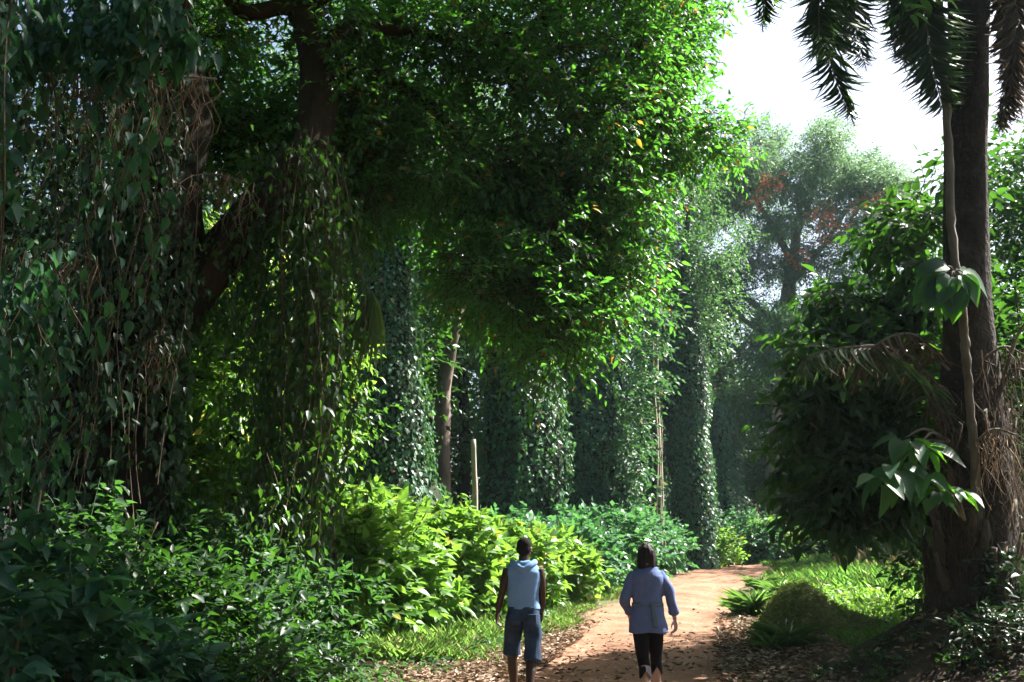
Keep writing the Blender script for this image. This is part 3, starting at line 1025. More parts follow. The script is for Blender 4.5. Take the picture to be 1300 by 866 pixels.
x0, yy = base_at(495, 27.5)
cen, rad = blob_centers((x0 - .5, yy, 15), (3.6, 3.2, 2.6), 18, 1.4)
ivy_tree('ivy_clad_tree', (x0, yy), 13.5, [(0, 1.75, .25), (1.5, 1.55, .15), (3, 1.28, .0), (5, .98, -.15), (6.5, .82, -.25), (9, .7, -.25), (13.5, .5, -.1)],
         'ivy clad trunk flaring towards its foot, behind the bright bush', IVY, 17000, .14, .8, seedv=.3, drapes=46, crown=(cen, rad))
x0, yy = base_at(658, 31)
cen, rad = blob_centers((x0, yy, 14.5), (3.6, 3.2, 2.8), 18, 1.4)
ivy_tree('ivy_clad_tree', (x0, yy), 13, [(0, 1.42, .0), (2, 1.32, .0), (5, 1.22, .02), (7.5, 1.05, .0), (10, .9, 0), (13, .7, 0)],
         'broad ivy clad trunk with a sunlit edge just beyond the wooden post', IVY, 16000, .145, .8, seedv=1.7, drapes=60, crown=(cen, rad), lobes=.2)
x0, yy = base_at(742, 36)
cen = [np.array((x0 - 1.0, yy - .2, 5.2)), np.array((x0, yy - .5, 5.8)), np.array((x0 + 1.2, yy - .6, 4.4)), np.array((x0 + 1.6, yy - .7, 3.2)), np.array((x0 + 1.3, yy - .5, 5.6)),
       np.array((x0 - .6, yy, 6.6)), np.array((x0 + 1.5, yy - .3, 7.2)), np.array((x0 + 2.1, yy, 8.4)), np.array((x0 + .6, yy, 9)), np.array((x0 + 2.4, yy - .2, 10)), np.array((x0 - .4, yy, 10.2))]
rad = [np.array((1.0, .9, .8))] * 3 + [np.array((.6, .6, .8))] + [np.array((1.0, .9, .8))] * 7
ivy_tree('ivy_clad_tree', (x0, yy), 10, [(0, 1.25, 0), (3, 1.3, 0), (5, 1.15, .1), (7, .8, .2), (10, .5, .3)],
         'squat shaggy tree smothered by drooping creepers, dark side and sunlit side', IVY, 14000, .155, .8, seedv=2.6, drapes=90, crown=(cen, rad), lobes=.22, crown_dens=80, leafmat2='ivy')
x0, yy = base_at(879, 42)
cen = [at(870, 330, 42), at(905, 380, 42.5), at(850, 390, 41.5), at(840, 440, 41.8), at(890, 420, 41.5), at(870, 280, 43), at(895, 340, 42), at(850, 240, 42), at(880, 230, 43),
       at(915, 300, 43), at(845, 330, 42)]
rad = [np.array((1.1, 1.0, .9))] * 4 + [np.array((.9, .8, .8))] + [np.array((1.3, 1.2, 1.0))] * 6
ivy_tree('ivy_clad_tree', (x0, yy), 12.5, [(0, 1.02, .0), (2, .96, .0), (5, .95, .0), (7.5, 1.0, -.05), (9.5, .9, -.1), (12.5, .6, -.1)],
         'tall straight ivy clad trunk standing at the bend of the road', IVY, 18000, .135, .8, seedv=4.0, drapes=30, crown=(cen, rad), lobes=.08, crown_dens=110)
x0, yy = base_at(833, 46)
ivy_tree('ivy_clad_tree', (x0, yy), 12, [(0, .75, .2), (3, .7, .1), (6, .75, 0), (9, .7, 0), (12, .6, 0)],
         'dim ivy clad trunk behind the dangling aerial roots', IVY, 8000, .16, .8, seedv=5.0, drapes=20, lobes=.15)
x0, yy = base_at(925, 52)
ivy_tree('ivy_clad_tree', (x0, yy), 8.5, [(0, 1.45, .4), (2, 1.2, .25), (3.2, 1.1, .15), (4, .85, .0), (6.5, .75, -.1), (7.5, .65, -.2), (8.5, .3, -.2)],
         'broken ivy clad stump stepping down beyond the bend', IVY, 10000, .16, .8, seedv=6.0, drapes=40, lobes=.22)


def aerial_roots():
    n = 5
    px = rng.uniform(828, 835, n)
    tops = np.array([at(p, 440 + rng.uniform(-20, 10), 36.5 + rng.uniform(-.3, .3)) for p in px])
    t = empty('aerial_roots', tops.mean(0), 'bundle of pale aerial roots dangling straight down to the hedge', 'aerial roots')
    S = strands(tops, tops[:, 2] - 1.6, 14, .045)
    g = Geo(); strand_sticks(g, S, rng.uniform(.02, .045, n), seg=4, taper=.8)
    g.build('roots', M['paleroot'], t, True)


aerial_roots()


def grey_trunk(label, pts, rad, fork=None):
    b = np.asarray(pts[0])
    t = empty('bare_trunk_tree', b, label, 'tree')
    trunk_obj(t, pts, rad, M['barkgrey'], 10, .15)
    for p, r in fork or []:
        trunk_obj(t, p, r, M['barkgrey'], 8, .12, 'limb')
    top = np.asarray(pts[-1])
    cen, rd = blob_centers(top + (0, .5, 1.2), (2.6, 2.2, 1.6), 14, 1.1)
    crown_obj(t, cen, rd, 45, 7, .9, .26, .5, T_LOW, M['far'], sticks=False)


b = base_at(562, 33.5)
grey_trunk('crooked bare grey trunk leaning between two ivy clad trunks', [(b[0], b[1], .3), at(561, 560, 33.5), at(562, 500, 33.5), at(573, 440, 33.5), at(578, 405, 33.5), at(566, 372, 33.6), at(585, 300, 33.8), at(590, 190, 34)],
           [.30, .28, .26, .22, .22, .18, .15, .09], [([at(578, 405, 33.5), at(595, 380, 33.8), at(640, 330, 34)], [.14, .1, .05])])
b = base_at(981, 53)
grey_trunk('slim straight grey trunk beyond the far bushes', [(b[0], b[1], .6), at(981, 600, 53), at(984, 540, 53), at(986, 500, 53), at(990, 460, 53)], [.42, .36, .3, .2, .1])


def flame_tree():
    x, Y = at(1010, 690, 60)[0], 60.0
    z0 = float(gz(x, Y))
    t = empty('flame_tree', (x, Y, z0), 'tall hazy spreading tree with orange blossom against the white sky', 'tree')
    P = [(x, Y, z0 - .3), at(1005, 560, 60), at(1000, 460, 60), at(1000, 380, 60), at(1010, 310, 60), at(1015, 260, 60)]
    trunk_obj(t, P, [.7, .6, .52, .45, .3, .12], M['barkgrey'], 12, .15)
    for pts in ([at(1000, 420, 60), at(950, 380, 60), at(900, 340, 60), at(870, 300, 60)], [at(1002, 360, 60), at(1040, 320, 60), at(1080, 260, 60)],
                [at(1005, 330, 60), at(970, 270, 60), at(940, 220, 60)], [at(1000, 440, 60), at(930, 400, 60), at(880, 395, 60)], [at(1000, 400, 60), at(1060, 380, 60), at(1110, 330, 60)],
                [at(1010, 300, 60), at(1030, 250, 60), at(1040, 205, 60)]):
        trunk_obj(t, pts, np.linspace(.24, .06, len(pts)), M['barkgrey'], 8, .1, 'limb')
    spots = [(880, 240), (905, 215), (940, 205), (975, 215), (1010, 230), (1040, 200), (1075, 235), (1100, 250), (890, 290), (930, 270), (965, 290), (1000, 280), (1035, 260),
             (1065, 290), (1110, 300), (880, 340), (915, 345), (950, 330), (990, 345), (1030, 330), (1075, 340), (905, 385), (870, 400), (985, 400), (1030, 390), (1065, 400),
             (935, 380), (1000, 440), (1040, 440), (960, 240), (1060, 215), (920, 240), (1125, 235), (1150, 265), (1130, 305), (1048, 172), (985, 192), (1160, 320), (1105, 215)]
    cen, rad = [], []
    for px, py in spots:
        for q in range(3):
            cen.append(at(px + rng.normal(0, 8), py + rng.normal(0, 8), 60 + rng.uniform(-3, 3))); rad.append(rng.uniform(.9, 1.5) * np.array((1, 1, .6)))
    crown_obj(t, cen, rad, 105, 10, 1.0, .24, .40, T_LOW, M['feather'], sticks=False, shell=.15)
    fl = [(985, 228), (975, 235), (1045, 268), (1040, 275), (1058, 290), (1110, 252), (1015, 325), (1050, 380), (1095, 262), (1038, 300), (960, 255)]
    fc = [at(px, py, 56.2) for px, py in fl]
    P, D = clump_sprays(fc, [np.array((.65, .55, .3))] * len(fl), [20] * len(fl))
    g = Geo()
    a, b, c, l = sprays(P, D, .4, 4, .22)
    leaves(g, T_LOW, a, b, c, l, .6)
    g.build('blossom', M['flame'], t)


flame_tree()
FAR = 'far trees closing the view at the bend'


def far_tree(px, py, Y, r, h, label, n=30, mat='far', dens=95, L=.34, trunk=.35):
    c = at(px, py, Y)
    z0 = float(gz(c[0], Y))
    t = empty('distant_tree', (c[0], Y, z0), label, 'tree', FAR)
    trunk_obj(t, [(c[0], Y, z0 - .3), (c[0] + .2, Y, (z0 + c[2]) / 2), (c[0], Y, c[2] + h * .5)], [trunk, trunk * .8, trunk * .3], M['barkgrey'], 10, .15)
    cen, rad = blob_centers(c, (r, r, h), n, r * .38)
    crown_obj(t, cen, rad, dens, 7, 1.0, L, .48, T_LOW, M[mat], sticks=False, shell=.25)


far_tree(930, 480, 68, 5.0, 3.2, 'distant rounded crown behind the tall straight ivy trunk')
far_tree(985, 560, 72, 5.5, 4.6, 'distant dark tree low behind the slim grey trunk', 34)
far_tree(1060, 500, 64, 5.0, 5.5, 'distant broad tree half hidden by the near dark shrub', 34)
far_tree(905, 580, 78, 5.5, 5.2, 'distant bluish crown deepest in the gap beyond the bend', 34)
far_tree(1125, 440, 63, 4.6, 5.0, 'tall tree with loose crown behind the near dark shrub', 30)
far_tree(1225, 470, 46, 5.5, 6.5, 'dark tree in the wood behind the oil palm', 40, 'dark', 60, .28)
far_tree(1325, 395, 20.2, 2.5, 4.3, 'dark tree at the picture edge behind the oil palm', 40, 'dark', 60, .2, .16)
far_tree(1130, 620, 58, 6.0, 4.5, 'low spreading tree beyond the sunny grass', 34, 'dark')
far_tree(1230, 640, 48, 5.0, 4.0, 'low dark tree closing the back of the grass clearing', 30, 'dark')
far_tree(1040, 640, 64, 5.0, 4.0, 'low dark tree beyond the far end of the clearing', 30, 'dark')

# ---------------------------------------------------------------- hedge row
HG = 'leafy shrubs of the hedge row along the road'
hedge = [
    # px of centre, Y, rx, ry, h, mat, label
    (450, 17.2, 1.15, 1.0, 2.2, 'hedge', 'bright sunlit shrub at the near end of the hedge'),
    (478, 18.6, 1.35, 1.1, 2.45, 'hedge', 'broad bright shrub below the flared ivy trunk'),
    (456, 20.6, 1.1, 1.0, 2.9, 'hedge', 'tallest sunlit shrub poking above the hedge top'),
    (533, 20.2, 1.35, 1.1, 2.3, 'hedge', 'bright shrub with large lobed leaves below the wooden post'),
    (588, 21.8, 1.35, 1.1, 2.0, 'hedge', 'bright shrub hidden partly by the man\'s head and shoulder'),
    (538, 23.8, 1.3, 1.1, 2.5, 'hedge', 'shrub in the second rank behind the post side of the hedge'),
    (640, 23.8, 1.35, 1.1, 1.9, 'hedge', 'bright shrub at the man\'s far shoulder'),
    (688, 25.6, 1.3, 1.1, 1.8, 'hedge', 'bright drooping shrub between the two walkers'),
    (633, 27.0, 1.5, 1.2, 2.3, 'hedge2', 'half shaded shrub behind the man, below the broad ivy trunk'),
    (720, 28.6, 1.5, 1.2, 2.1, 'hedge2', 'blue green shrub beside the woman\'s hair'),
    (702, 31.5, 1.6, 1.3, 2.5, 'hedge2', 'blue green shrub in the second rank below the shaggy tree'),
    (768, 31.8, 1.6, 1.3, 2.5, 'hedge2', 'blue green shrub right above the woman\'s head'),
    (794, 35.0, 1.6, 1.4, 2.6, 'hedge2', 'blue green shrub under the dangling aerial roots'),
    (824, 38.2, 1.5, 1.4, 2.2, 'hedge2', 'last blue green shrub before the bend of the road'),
]
for px, Y, rx, ry, h, mt, lb in hedge:
    near = Y < 24
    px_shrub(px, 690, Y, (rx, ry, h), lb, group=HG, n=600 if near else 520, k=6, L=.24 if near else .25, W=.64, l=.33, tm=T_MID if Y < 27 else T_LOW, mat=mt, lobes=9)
FG = 'sunny bushes beyond the bend'
for px, Y, R3, lb, mt in [(893, 46, (1.6, 1.3, 1.7), 'sunny bush at the foot of the tall straight ivy trunk', 'hedge'),
                          (930, 50, (2.4, 1.6, 2.6), 'big round sunny bush straight across the road bend', 'hedge2'),
                          (975, 50.5, (2.1, 1.5, 2.2), 'sunny bush below the slim grey trunk', 'hedge'),
                          (1020, 51, (2.2, 1.5, 1.7), 'low dim bush at the clearing end of the far bushes', 'under')]:
    px_shrub(px, 690, Y, R3, lb, group=FG, n=520, k=6, L=.27, W=.5, l=.4, tm=T_LOW, mat=mt, lobes=9)


def post():
    b = at(602, 690, 22.9)
    z0 = float(gz(b[0], 22.9))
    top = at(601, 558, 22.9)
    P = [np.array((b[0], 22.9, z0 - .2)), at(603, 640, 22.9), at(602, 600, 22.9), top]
    V, F3, F4 = tube(bez(P, 4), np.linspace(.068, .058, 13), 12, .08)
    o = Geo().add2(V, F3, F4).build('wooden_post', M['post'], None, True)
    tag(o, 'weathered grey wooden post standing out of the hedge', 'post')


post()


def brick():
    c = at(521, 803, 18.2)
    z = float(gz(c[0], 18.2))
    X = np.array([(-.2, -.06, 0), (.2, -.06, 0), (.2, .06, 0), (-.2, .06, 0), (-.19, -.055, .13), (.19, -.06, .11), (.19, .055, .12), (-.2, .05, .14)])
    import bmesh
    bm = bmesh.new()
    vs = [bm.verts.new((c[0] + v[0], 18.2 - 1.05 + v[1], z + v[2])) for v in X]
    for f in ((3, 2, 1, 0), (4, 5, 6, 7), (0, 1, 5, 4), (1, 2, 6, 5), (2, 3, 7, 6), (3, 0, 4, 7)): bm.faces.new([vs[i] for i in f])
    bmesh.ops.bevel(bm, geom=bm.edges[:], offset=.012, segments=2, affect='EDGES')
    me = bpy.data.meshes.new('stone_block'); bm.to_mesh(me); bm.free()
    tag(link_mesh('stone_block', me, M['stone']), 'small worn reddish block lying at the foot of the hedge', 'block')


brick()


# ---------------------------------------------------------------- the oil palm on its mound
def oil_palm():
    x, y = PALM
    zb = float(gz0(x, y)) + .96
    t = empty('oil_palm', (x, y, zb), 'tall oil palm with a shaggy foot of old frond bases on a soil mound', 'palm tree')
    top = at(1232, -240, 13.3)
    P = [(x, y, zb - .5), at(1240, 700, 12.9), at(1238, 560, 12.95), at(1228, 440, 13.0), at(1226, 300, 13.05), at(1228, 150, 13.1), at(1230, 0, 13.2), top]
    trunk_obj(t, P, [.60, .50, .42, .33, .29, .28, .28, .30], M['palmbark'], 22, .10)
    # old frond bases (boots) in spiral rows on the lower trunk
    axis = bez(P, 8)
    k = 0
    for row in range(19):
        z = zb - .08 + row * .135
        ax = np.array([np.interp(z, axis[:, 2], axis[:, i]) for i in (0, 1)])
        rr = np.interp(z, [zb, zb + 1, zb + 2.2, zb + 3], [.50, .44, .37, .32])
        for q in range(5):
            a = q * 2 * math.pi / 5 + row * 2.4 + rng.uniform(-.3, .3)
            if math.sin(a) > .8 or rng.random() < .12: continue
            o = np.array((math.cos(a), math.sin(a), 0)); sd = np.array((-math.sin(a), math.cos(a), 0))
            b0 = np.array((ax[0], ax[1], z)) + o * rr * .9
            ln = rng.uniform(.22, .62) * (1 - row * .015)
            out = rng.uniform(.10, .42)
            w0, w1 = rng.uniform(.11, .17), rng.uniform(.03, .07)
            sk = rng.normal(0, .06)
            V, F = [], []
            for (u_, w_, th_) in ((0, w0, .05), (.35, w0 * .8, .045), (.75, w1 * 1.25, .03), (1.0, w1, .015)):
                c_ = b0 + o * out * ln * u_ + np.array((0, 0, ln * u_)) + sd * sk * u_
                k_ = len(V)
                V += [c_ - sd * w_ + o * .0 + rnd(1, .008)[0], c_ + o * th_ + rnd(1, .008)[0] + (0, 0, rng.normal(0, .03) * (u_ == 1)), c_ + sd * w_ + rnd(1, .008)[0], c_ - o * th_ * .6]
                if k_: F += [(k_ - 4 + e, k_ - 4 + (e + 1) % 4, k_ + (e + 1) % 4, k_ + e) for e in range(4)]
            F.append((len(V) - 4, len(V) - 3, len(V) - 2, len(V) - 1))
            Geo().add(np.array(V), np.array(F)).build('frond_base', M['boot'], t)
            k += 1
    g = Geo()
    nf = 420
    zf = zb + rng.uniform(.1, 2.6, nf); af = rng.uniform(math.pi * .9, math.pi * 2.1, nf)
    rf = np.interp(zf, [zb, zb + 1, zb + 2.2, zb + 3], [.58, .50, .42, .36]) + rng.uniform(-.02, .1, nf)
    xa = np.stack([np.interp(zf, axis[:, 2], axis[:, i]) for i in (0, 1)], -1)
    S = strands(np.stack([xa[:, 0] + rf * np.cos(af), xa[:, 1] + rf * np.sin(af), zf], -1), rng.uniform(.15, .8, nf), 6, .05)
    strand_sticks(g, S, rng.uniform(.003, .008, nf), taper=.4)
    g.build('fibres', M['brownfrond'], t)
    g = Geo()
    # crown above the frame and the long fronds that hang into it
    c = top
    fr = [([c, at(1130, -190, 13.3), at(1070, -60, 13.1), at(1052, 60, 13.0), at(1085, 160, 13.0)], 46, .62),
          ([c, at(1150, -210, 13.0), at(1075, -120, 12.6), at(1040, 0, 12.4), at(1050, 80, 12.3)], 44, .5),
          ([c, at(1100, -220, 13.6), at(1010, -130, 13.8), at(975, -30, 13.9), at(968, 40, 14)], 40, .48),
          ([c, at(1190, -160, 12.7), at(1172, -40, 12.5), at(1180, 60, 12.4), at(1200, 150, 12.4)], 46, .62),
          ([c, at(1180, -180, 13.8), at(1150, -60, 14), at(1160, 30, 14.1), at(1178, 110, 14.1)], 40, .58),
          ([c, at(1140, -200, 13.5), at(1095, -80, 13.6), at(1085, 20, 13.6), at(1100, 90, 13.6)], 40, .5),
          ([c, at(1175, -150, 13.0), at(1150, -60, 12.8), at(1140, 20, 12.7), at(1150, 90, 12.7)], 40, .5),
          ([c, at(1080, -260, 13.2), at(960, -200, 12.8), at(900, -90, 12.5), at(880, 0, 12.4)], 40, .5),
          ([c, at(1300, -220, 12.6), at(1340, -100, 12), at(1350, 20, 11.8)], 40, .6),
          ([c, at(1180, -300, 12.0), at(1150, -330, 10.5), at(1120, -260, 9.2)], 40, .65),
          ([c, at(1230, -330, 14.5), at(1200, -340, 16.2), at(1180, -230, 17.4)], 40, .65),
          ([c, at(1290, -300, 14.5), at(1340, -310, 16), at(1390, -200, 17)], 40, .65),
          ([c, at(1290, -330, 12), at(1340, -360, 10.5), at(1400, -330, 9.4)], 40, .65),
          ([c, at(1120, -330, 13.6), at(1020, -340, 14.4), at(930, -260, 15)], 44, .7),
          ([c, at(1100, -300, 12.6), at(1000, -300, 11.6), at(920, -230, 11.0)], 44, .7)]
    for q_, (p, n, L) in enumerate(fr):
        g = Geo()
        frond(g, p, int(n * 3.6), L * 1.15, .036, 0, hang=.85, r=.03, spread=1.0, jit=.22, sidev=(.85, rng.uniform(-.6, .6), 0) if q_ < 8 else None)
        g.build('frond', [M['palm'], M['stem']], t)
    # brown dead fronds
    for p, n, L in [([c, at(1275, -120, 12.9), at(1288, 0, 12.7), at(1283, 100, 12.6), at(1268, 170, 12.6)], 60, .5),
                    ([c, at(1268, -140, 13.2), at(1272, -20, 13.1), at(1278, 60, 13.1), at(1298, 150, 13.1)], 60, .5)]:
        g = Geo()
        frond(g, p, n * 5, L, .04, 0, hang=1.0, r=.03, spread=.8, jit=.4, sidev=(.9, .3, 0))
        g.build('dead_frond', [M['brownfrond'], M['stem']], t)
    # young and drooping fronds from the foot of the trunk
    for p, n, L, mt in [([at(1205, 545, 12.7), at(1170, 480, 12.4), at(1110, 442, 12.0), at(1040, 448, 11.7), at(1012, 470, 11.6)], 44, .55, 'palm'),
                        ([at(1200, 500, 12.7), at(1150, 450, 12.7), at(1090, 440, 12.8), at(1050, 470, 12.9)], 40, .5, 'brownfrond'),
                        ([at(1205, 470, 12.6), at(1160, 425, 12.3), at(1110, 440, 12.0), at(1080, 500, 11.9)], 36, .45, 'brownfrond')]:
        g = Geo()
        frond(g, p, n, L, .05, 0, hang=.7, r=.022, spread=.6)
        g.build('young_frond', [M[mt], M['stem']], t)
    for p in ([at(1268, 500, 12.4), at(1290, 430, 12.2), at(1310, 400, 12)], [at(1262, 520, 12.4), at(1285, 470, 12.3), at(1320, 480, 12.2)]):
        V, F3, F4 = tube(bez(p, 6), np.linspace(.03, .012, 13), 6)
        Geo().add2(V, F3, F4).build('frond_stalk', M['stem'], t, True)
    return t


oil_palm()
dead_hang('shaggy dead frond hanging down the shaded side of the palm', [at(1250, 455, 12.35), at(1275, 440, 12.3), at(1300, 450, 12.3)], 34, .4, 2.2, .009, 'dead fronds around the palm foot', 'brownfrond')
dead_hang('bleached dead frond curled over the palm\'s frond bases', [at(1240, 560, 12.2), at(1262, 545, 12.15), at(1290, 552, 12.15)], 26, .3, .9, .010, 'dead fronds around the palm foot')
dead_hang('brown dead frond slumped along the palm\'s lit flank', [at(1178, 500, 12.4), at(1192, 490, 12.35), at(1206, 500, 12.35)], 22, .4, 1.3, .010, 'dead fronds around the palm foot', 'brownfrond')


def big_leaf(g, base, D, N, L, W=.56):
    leaves(g, T_HUGE, np.array([base]), np.array([D]), np.array([N]), L, W)


T_HUGE = leaf_tmpl([.05, .16, .32, .5, .68, .84], [.28, .44, .5, .47, .36, .2], .30, .12)


def climber():
    pts = [at(1188, -120, 12.45), at(1192, 0, 12.4), at(1197, 80, 12.4), at(1204, 180, 12.4), at(1206, 260, 12.35), at(1212, 330, 12.35), at(1222, 400, 12.4), at(1226, 450, 12.42), at(1231, 510, 12.45), at(1238, 590, 12.5), at(1243, 690, 12.5)]
    b = pts[-1]
    t = empty('climbing_plant', b, 'pale stemmed climber against the palm trunk with a whorl of huge leaves', 'climber')
    P = bez(pts, 8)
    nod = 1 + .16 * (np.sin(np.arange(len(P)) * 1.9) > .8) + rng.normal(0, .03, len(P))
    V, F3, F4 = tube(P + rnd(len(P), .006), np.linspace(.050, .056, len(P)) * nod, 10, .14)
    Geo().add2(V, F3, F4).build('stem', M['stem'], t, True)
    g = Geo(); gs = Geo()
    hub = at(1212, 345, 12.2)
    for (px, py, dy, L) in [(1168, 345, -.25, .36), (1160, 362, -.15, .36), (1150, 378, .0, .40), (1158, 392, -.35, .42), (1172, 400, -.5, .45), (1186, 398, -.2, .42), (1205, 412, -.55, .50),
                            (1222, 402, -.5, .46), (1243, 380, -.35, .44), (1252, 366, .0, .42), (1196, 385, -.6, .46), (1180, 350, .2, .36), (1235, 360, .25, .36), (1146, 392, -.1, .42), (1160, 408, -.3, .44), (1178, 338, -.2, .34), (1190, 420, -.45, .46), (1216, 425, -.5, .48)]:
        tip = at(px, py, 12.2 + dy * .5)
        d = tip - hub
        s = hub + d * .28 + np.array((0, 0, .05))
        V, F3, F4 = tube(bez([hub, (hub + s) / 2 + np.array((0, 0, .03)), s], 3), .009, 5)
        gs.add2(V, F3, F4)
        big_leaf(g, s, d * np.array((1, 1, .9)) + np.array((0, 0, -.05)), np.array((.15, -1.0, .75)) + rng.normal(0, .25, 3), L * rng.uniform(1.0, 1.2), .66)
    gs.build('leaf_stalks', M['stem'], t)
    g.build('leaves', M['big'], t, True)


climber()


def whorl_plant(label, base, hubs, L, mat='big', cat='climber', group='big leaved climbers at the palm'):
    t = empty('big_leaved_climber', base, label, cat, group)
    g = Geo(); gs = Geo()
    for (hub, k) in hubs:
        V, F3, F4 = tube(bez([base, (np.asarray(base) + hub) / 2 + np.array((-.05, -.05, .12)), hub], 8), np.linspace(.02, .011, 17), 6)
        gs.add2(V, F3, F4)
        for q in range(k):
            a = q * 2 * math.pi / k + rng.uniform(-.3, .3)
            d = np.array((math.cos(a), math.sin(a) * .8 - .25, rng.uniform(-.85, -.05)))
            s = hub + d * .10
            big_leaf(g, s, d, np.array((d[0] * .3, d[1] * .3 - .3, 1)) + rng.normal(0, .2, 3), L * rng.uniform(.75, 1.15), .50)
    gs.build('stems', M['stem'], t, True)
    g.build('leaves', M[mat], t, True)


whorl_plant('climber reaching out from the palm with drooping blue green leaves', at(1205, 560, 12.5),
            [(at(1135, 590, 11.9), 8), (at(1168, 565, 12.0), 7), (at(1118, 606, 11.9), 5), (at(1150, 555, 12.1), 5), (at(1172, 600, 11.9), 6)], .42)
whorl_plant('small climber with lit green leaves low on the palm', at(1225, 660, 12.3), [(at(1195, 618, 11.8), 7), (at(1215, 622, 11.8), 6), (at(1180, 625, 11.9), 5)], .27)
whorl_plant('climber with dark leaves high under the palm crown', at(1195, 30, 12.5), [(at(1165, -5, 12.2), 7), (at(1150, 15, 12.2), 6)], .3)


def right_tree():
    b = at(1150, 690, 16.8)
    z0 = float(gz(b[0], 16.8))
    t = empty('broadleaf_tree', (b[0], 16.8, z0), 'dark broad leaved tree drooping over the sunny grass beside the palm', 'tree')
    trunk_obj(t, [(b[0] + .6, 17.2, z0 - .3), at(1185, 640, 17.2), at(1182, 500, 17.1), at(1172, 400, 16.9), at(1170, 330, 16.8)], [.22, .2, .17, .12, .04], M['barkdark'], 10, .15)
    for p in ([at(1180, 520, 17.1), at(1110, 470, 16.6), at(1050, 500, 16.3), at(1025, 560, 16.2)], [at(1150, 400, 16.9), at(1090, 380, 16.6), at(1040, 400, 16.4)],
              [at(1182, 580, 17.1), at(1110, 590, 16.6), at(1060, 640, 16.3)]):
        trunk_obj(t, p, np.linspace(.09, .025, 4), M['barkdark'], 7, .1, 'limb')
    spots = [(1165, 300), (1185, 270), (1188, 330), (1140, 345), (1165, 365), (1190, 400), (1105, 385), (1140, 400), (1172, 430), (1100, 425), (1125, 440), (1155, 460), (1185, 480), (1095, 465), (1115, 500), (1078, 505), (1095, 540), (1130, 530), (1160, 545), (1065, 550), (1085, 585), (1115, 580), (1150, 600), (1062, 600), (1090, 625), (1120, 620), (1150, 625), (1170, 610), (1068, 640), (1190, 560), (1050, 575), (1055, 630), (1052, 470), (1062, 520), (1048, 600), (1062, 440), (1060, 400), (1120, 300)]
    cen, rad = [], []
    for px, py in spots:
        for q in range(2):
            cen.append(at(px + rng.normal(0, 19), py + rng.normal(0, 13), 16.6 + rng.uniform(-1.3, 1.6))); rad.append(rng.uniform(.36, .62) * np.array((1.15, 1.1, .38)))
    crown_obj(t, cen, rad, 21, 7, .52, .27, .48, T_MID, M['dark'], grav=.45, shell=.2)
    return t


right_tree()
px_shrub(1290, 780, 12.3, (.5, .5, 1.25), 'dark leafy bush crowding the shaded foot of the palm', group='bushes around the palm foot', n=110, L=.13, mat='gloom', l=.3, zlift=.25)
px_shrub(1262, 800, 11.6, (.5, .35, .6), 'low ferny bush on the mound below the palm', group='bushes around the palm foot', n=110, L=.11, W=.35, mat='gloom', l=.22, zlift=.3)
px_shrub(1318, 690, 15.0, (1.25, 1.1, 6.6), 'tall dark bush behind the palm at the picture edge', group='bushes around the palm foot', n=680, L=.2, mat='dark', l=.4)
px_shrub(1195, 690, 19.5, (1.1, 1.0, 3.6), 'dark bush behind the palm beyond the clearing edge', group='bushes around the palm foot', n=420, L=.2, mat='dark', l=.4)


# ---------------------------------------------------------------- grass heap, strap leaved clumps
def grass_heap():
    c = at(1012, 790, 19.6)
    x, y = c[0], 19.6
    z0 = float(gz(x, y))
    t = empty('grass_heap', (x, y, z0), 'low rounded heap of cut grass beside the road', 'heap')
    nx, ny = 44, 40
    X, Y = np.meshgrid(np.linspace(-1.1, 2.3, nx), np.linspace(-1.2, 1.4, ny))

    def hz(X, Y):
        a = np.exp(-((X / .62) ** 2 + (Y / .75) ** 2) ** 1.5) * .86
        b = np.exp(-(((X - .85) / .85) ** 2 + ((Y - .1) / .7) ** 2)) * .42
        return np.maximum(a, 0) * .95 + b * (1 - a * .6) + .03 * wob(X, Y, 6)
    Z = z0 - .06 + hz(X, Y)
    V = np.stack([x + X, y + Y, Z], -1).reshape(-1, 3)
    i = np.arange(ny - 1)[:, None] * nx; j = np.arange(nx - 1)[None]
    F = np.stack([i + j, i + j + 1, i + nx + j + 1, i + nx + j], -1).reshape(-1, 4)
    Geo().add(V, F).build('mound_body', noise_mat('heap', [(.3, (.045, .065, .022)), (.7, (.13, .15, .055))], 12, 8, .95, .8, 30, dist=.03), t, True)
    n = 9000
    px_, py_ = rng.uniform(-1.0, 2.1, n), rng.uniform(-1.1, 1.2, n)
    h = hz(px_, py_)
    k = h > .09
    px_, py_, h = px_[k], py_[k], h[k]
    P = np.stack([x + px_, y + py_, z0 - .05 + h], -1)
    e = .02
    G = np.stack([-(hz(px_ + e, py_) - h) / e, -(hz(px_, py_ + e) - h) / e, np.ones(len(h))], -1)
    g = Geo()
    leaves(g, T_LOW, P, rnd(len(h), 1) * (1, 1, .45) + np.array((0, 0, -.2)) + nrm(G) * .5, nrm(G) + rnd(len(h), .2), rng.uniform(.06, .15, len(h)), .13)
    g.build('cut_grass', M['hay'], t)


grass_heap()
SG = 'strap leaved clumps along the road edge'


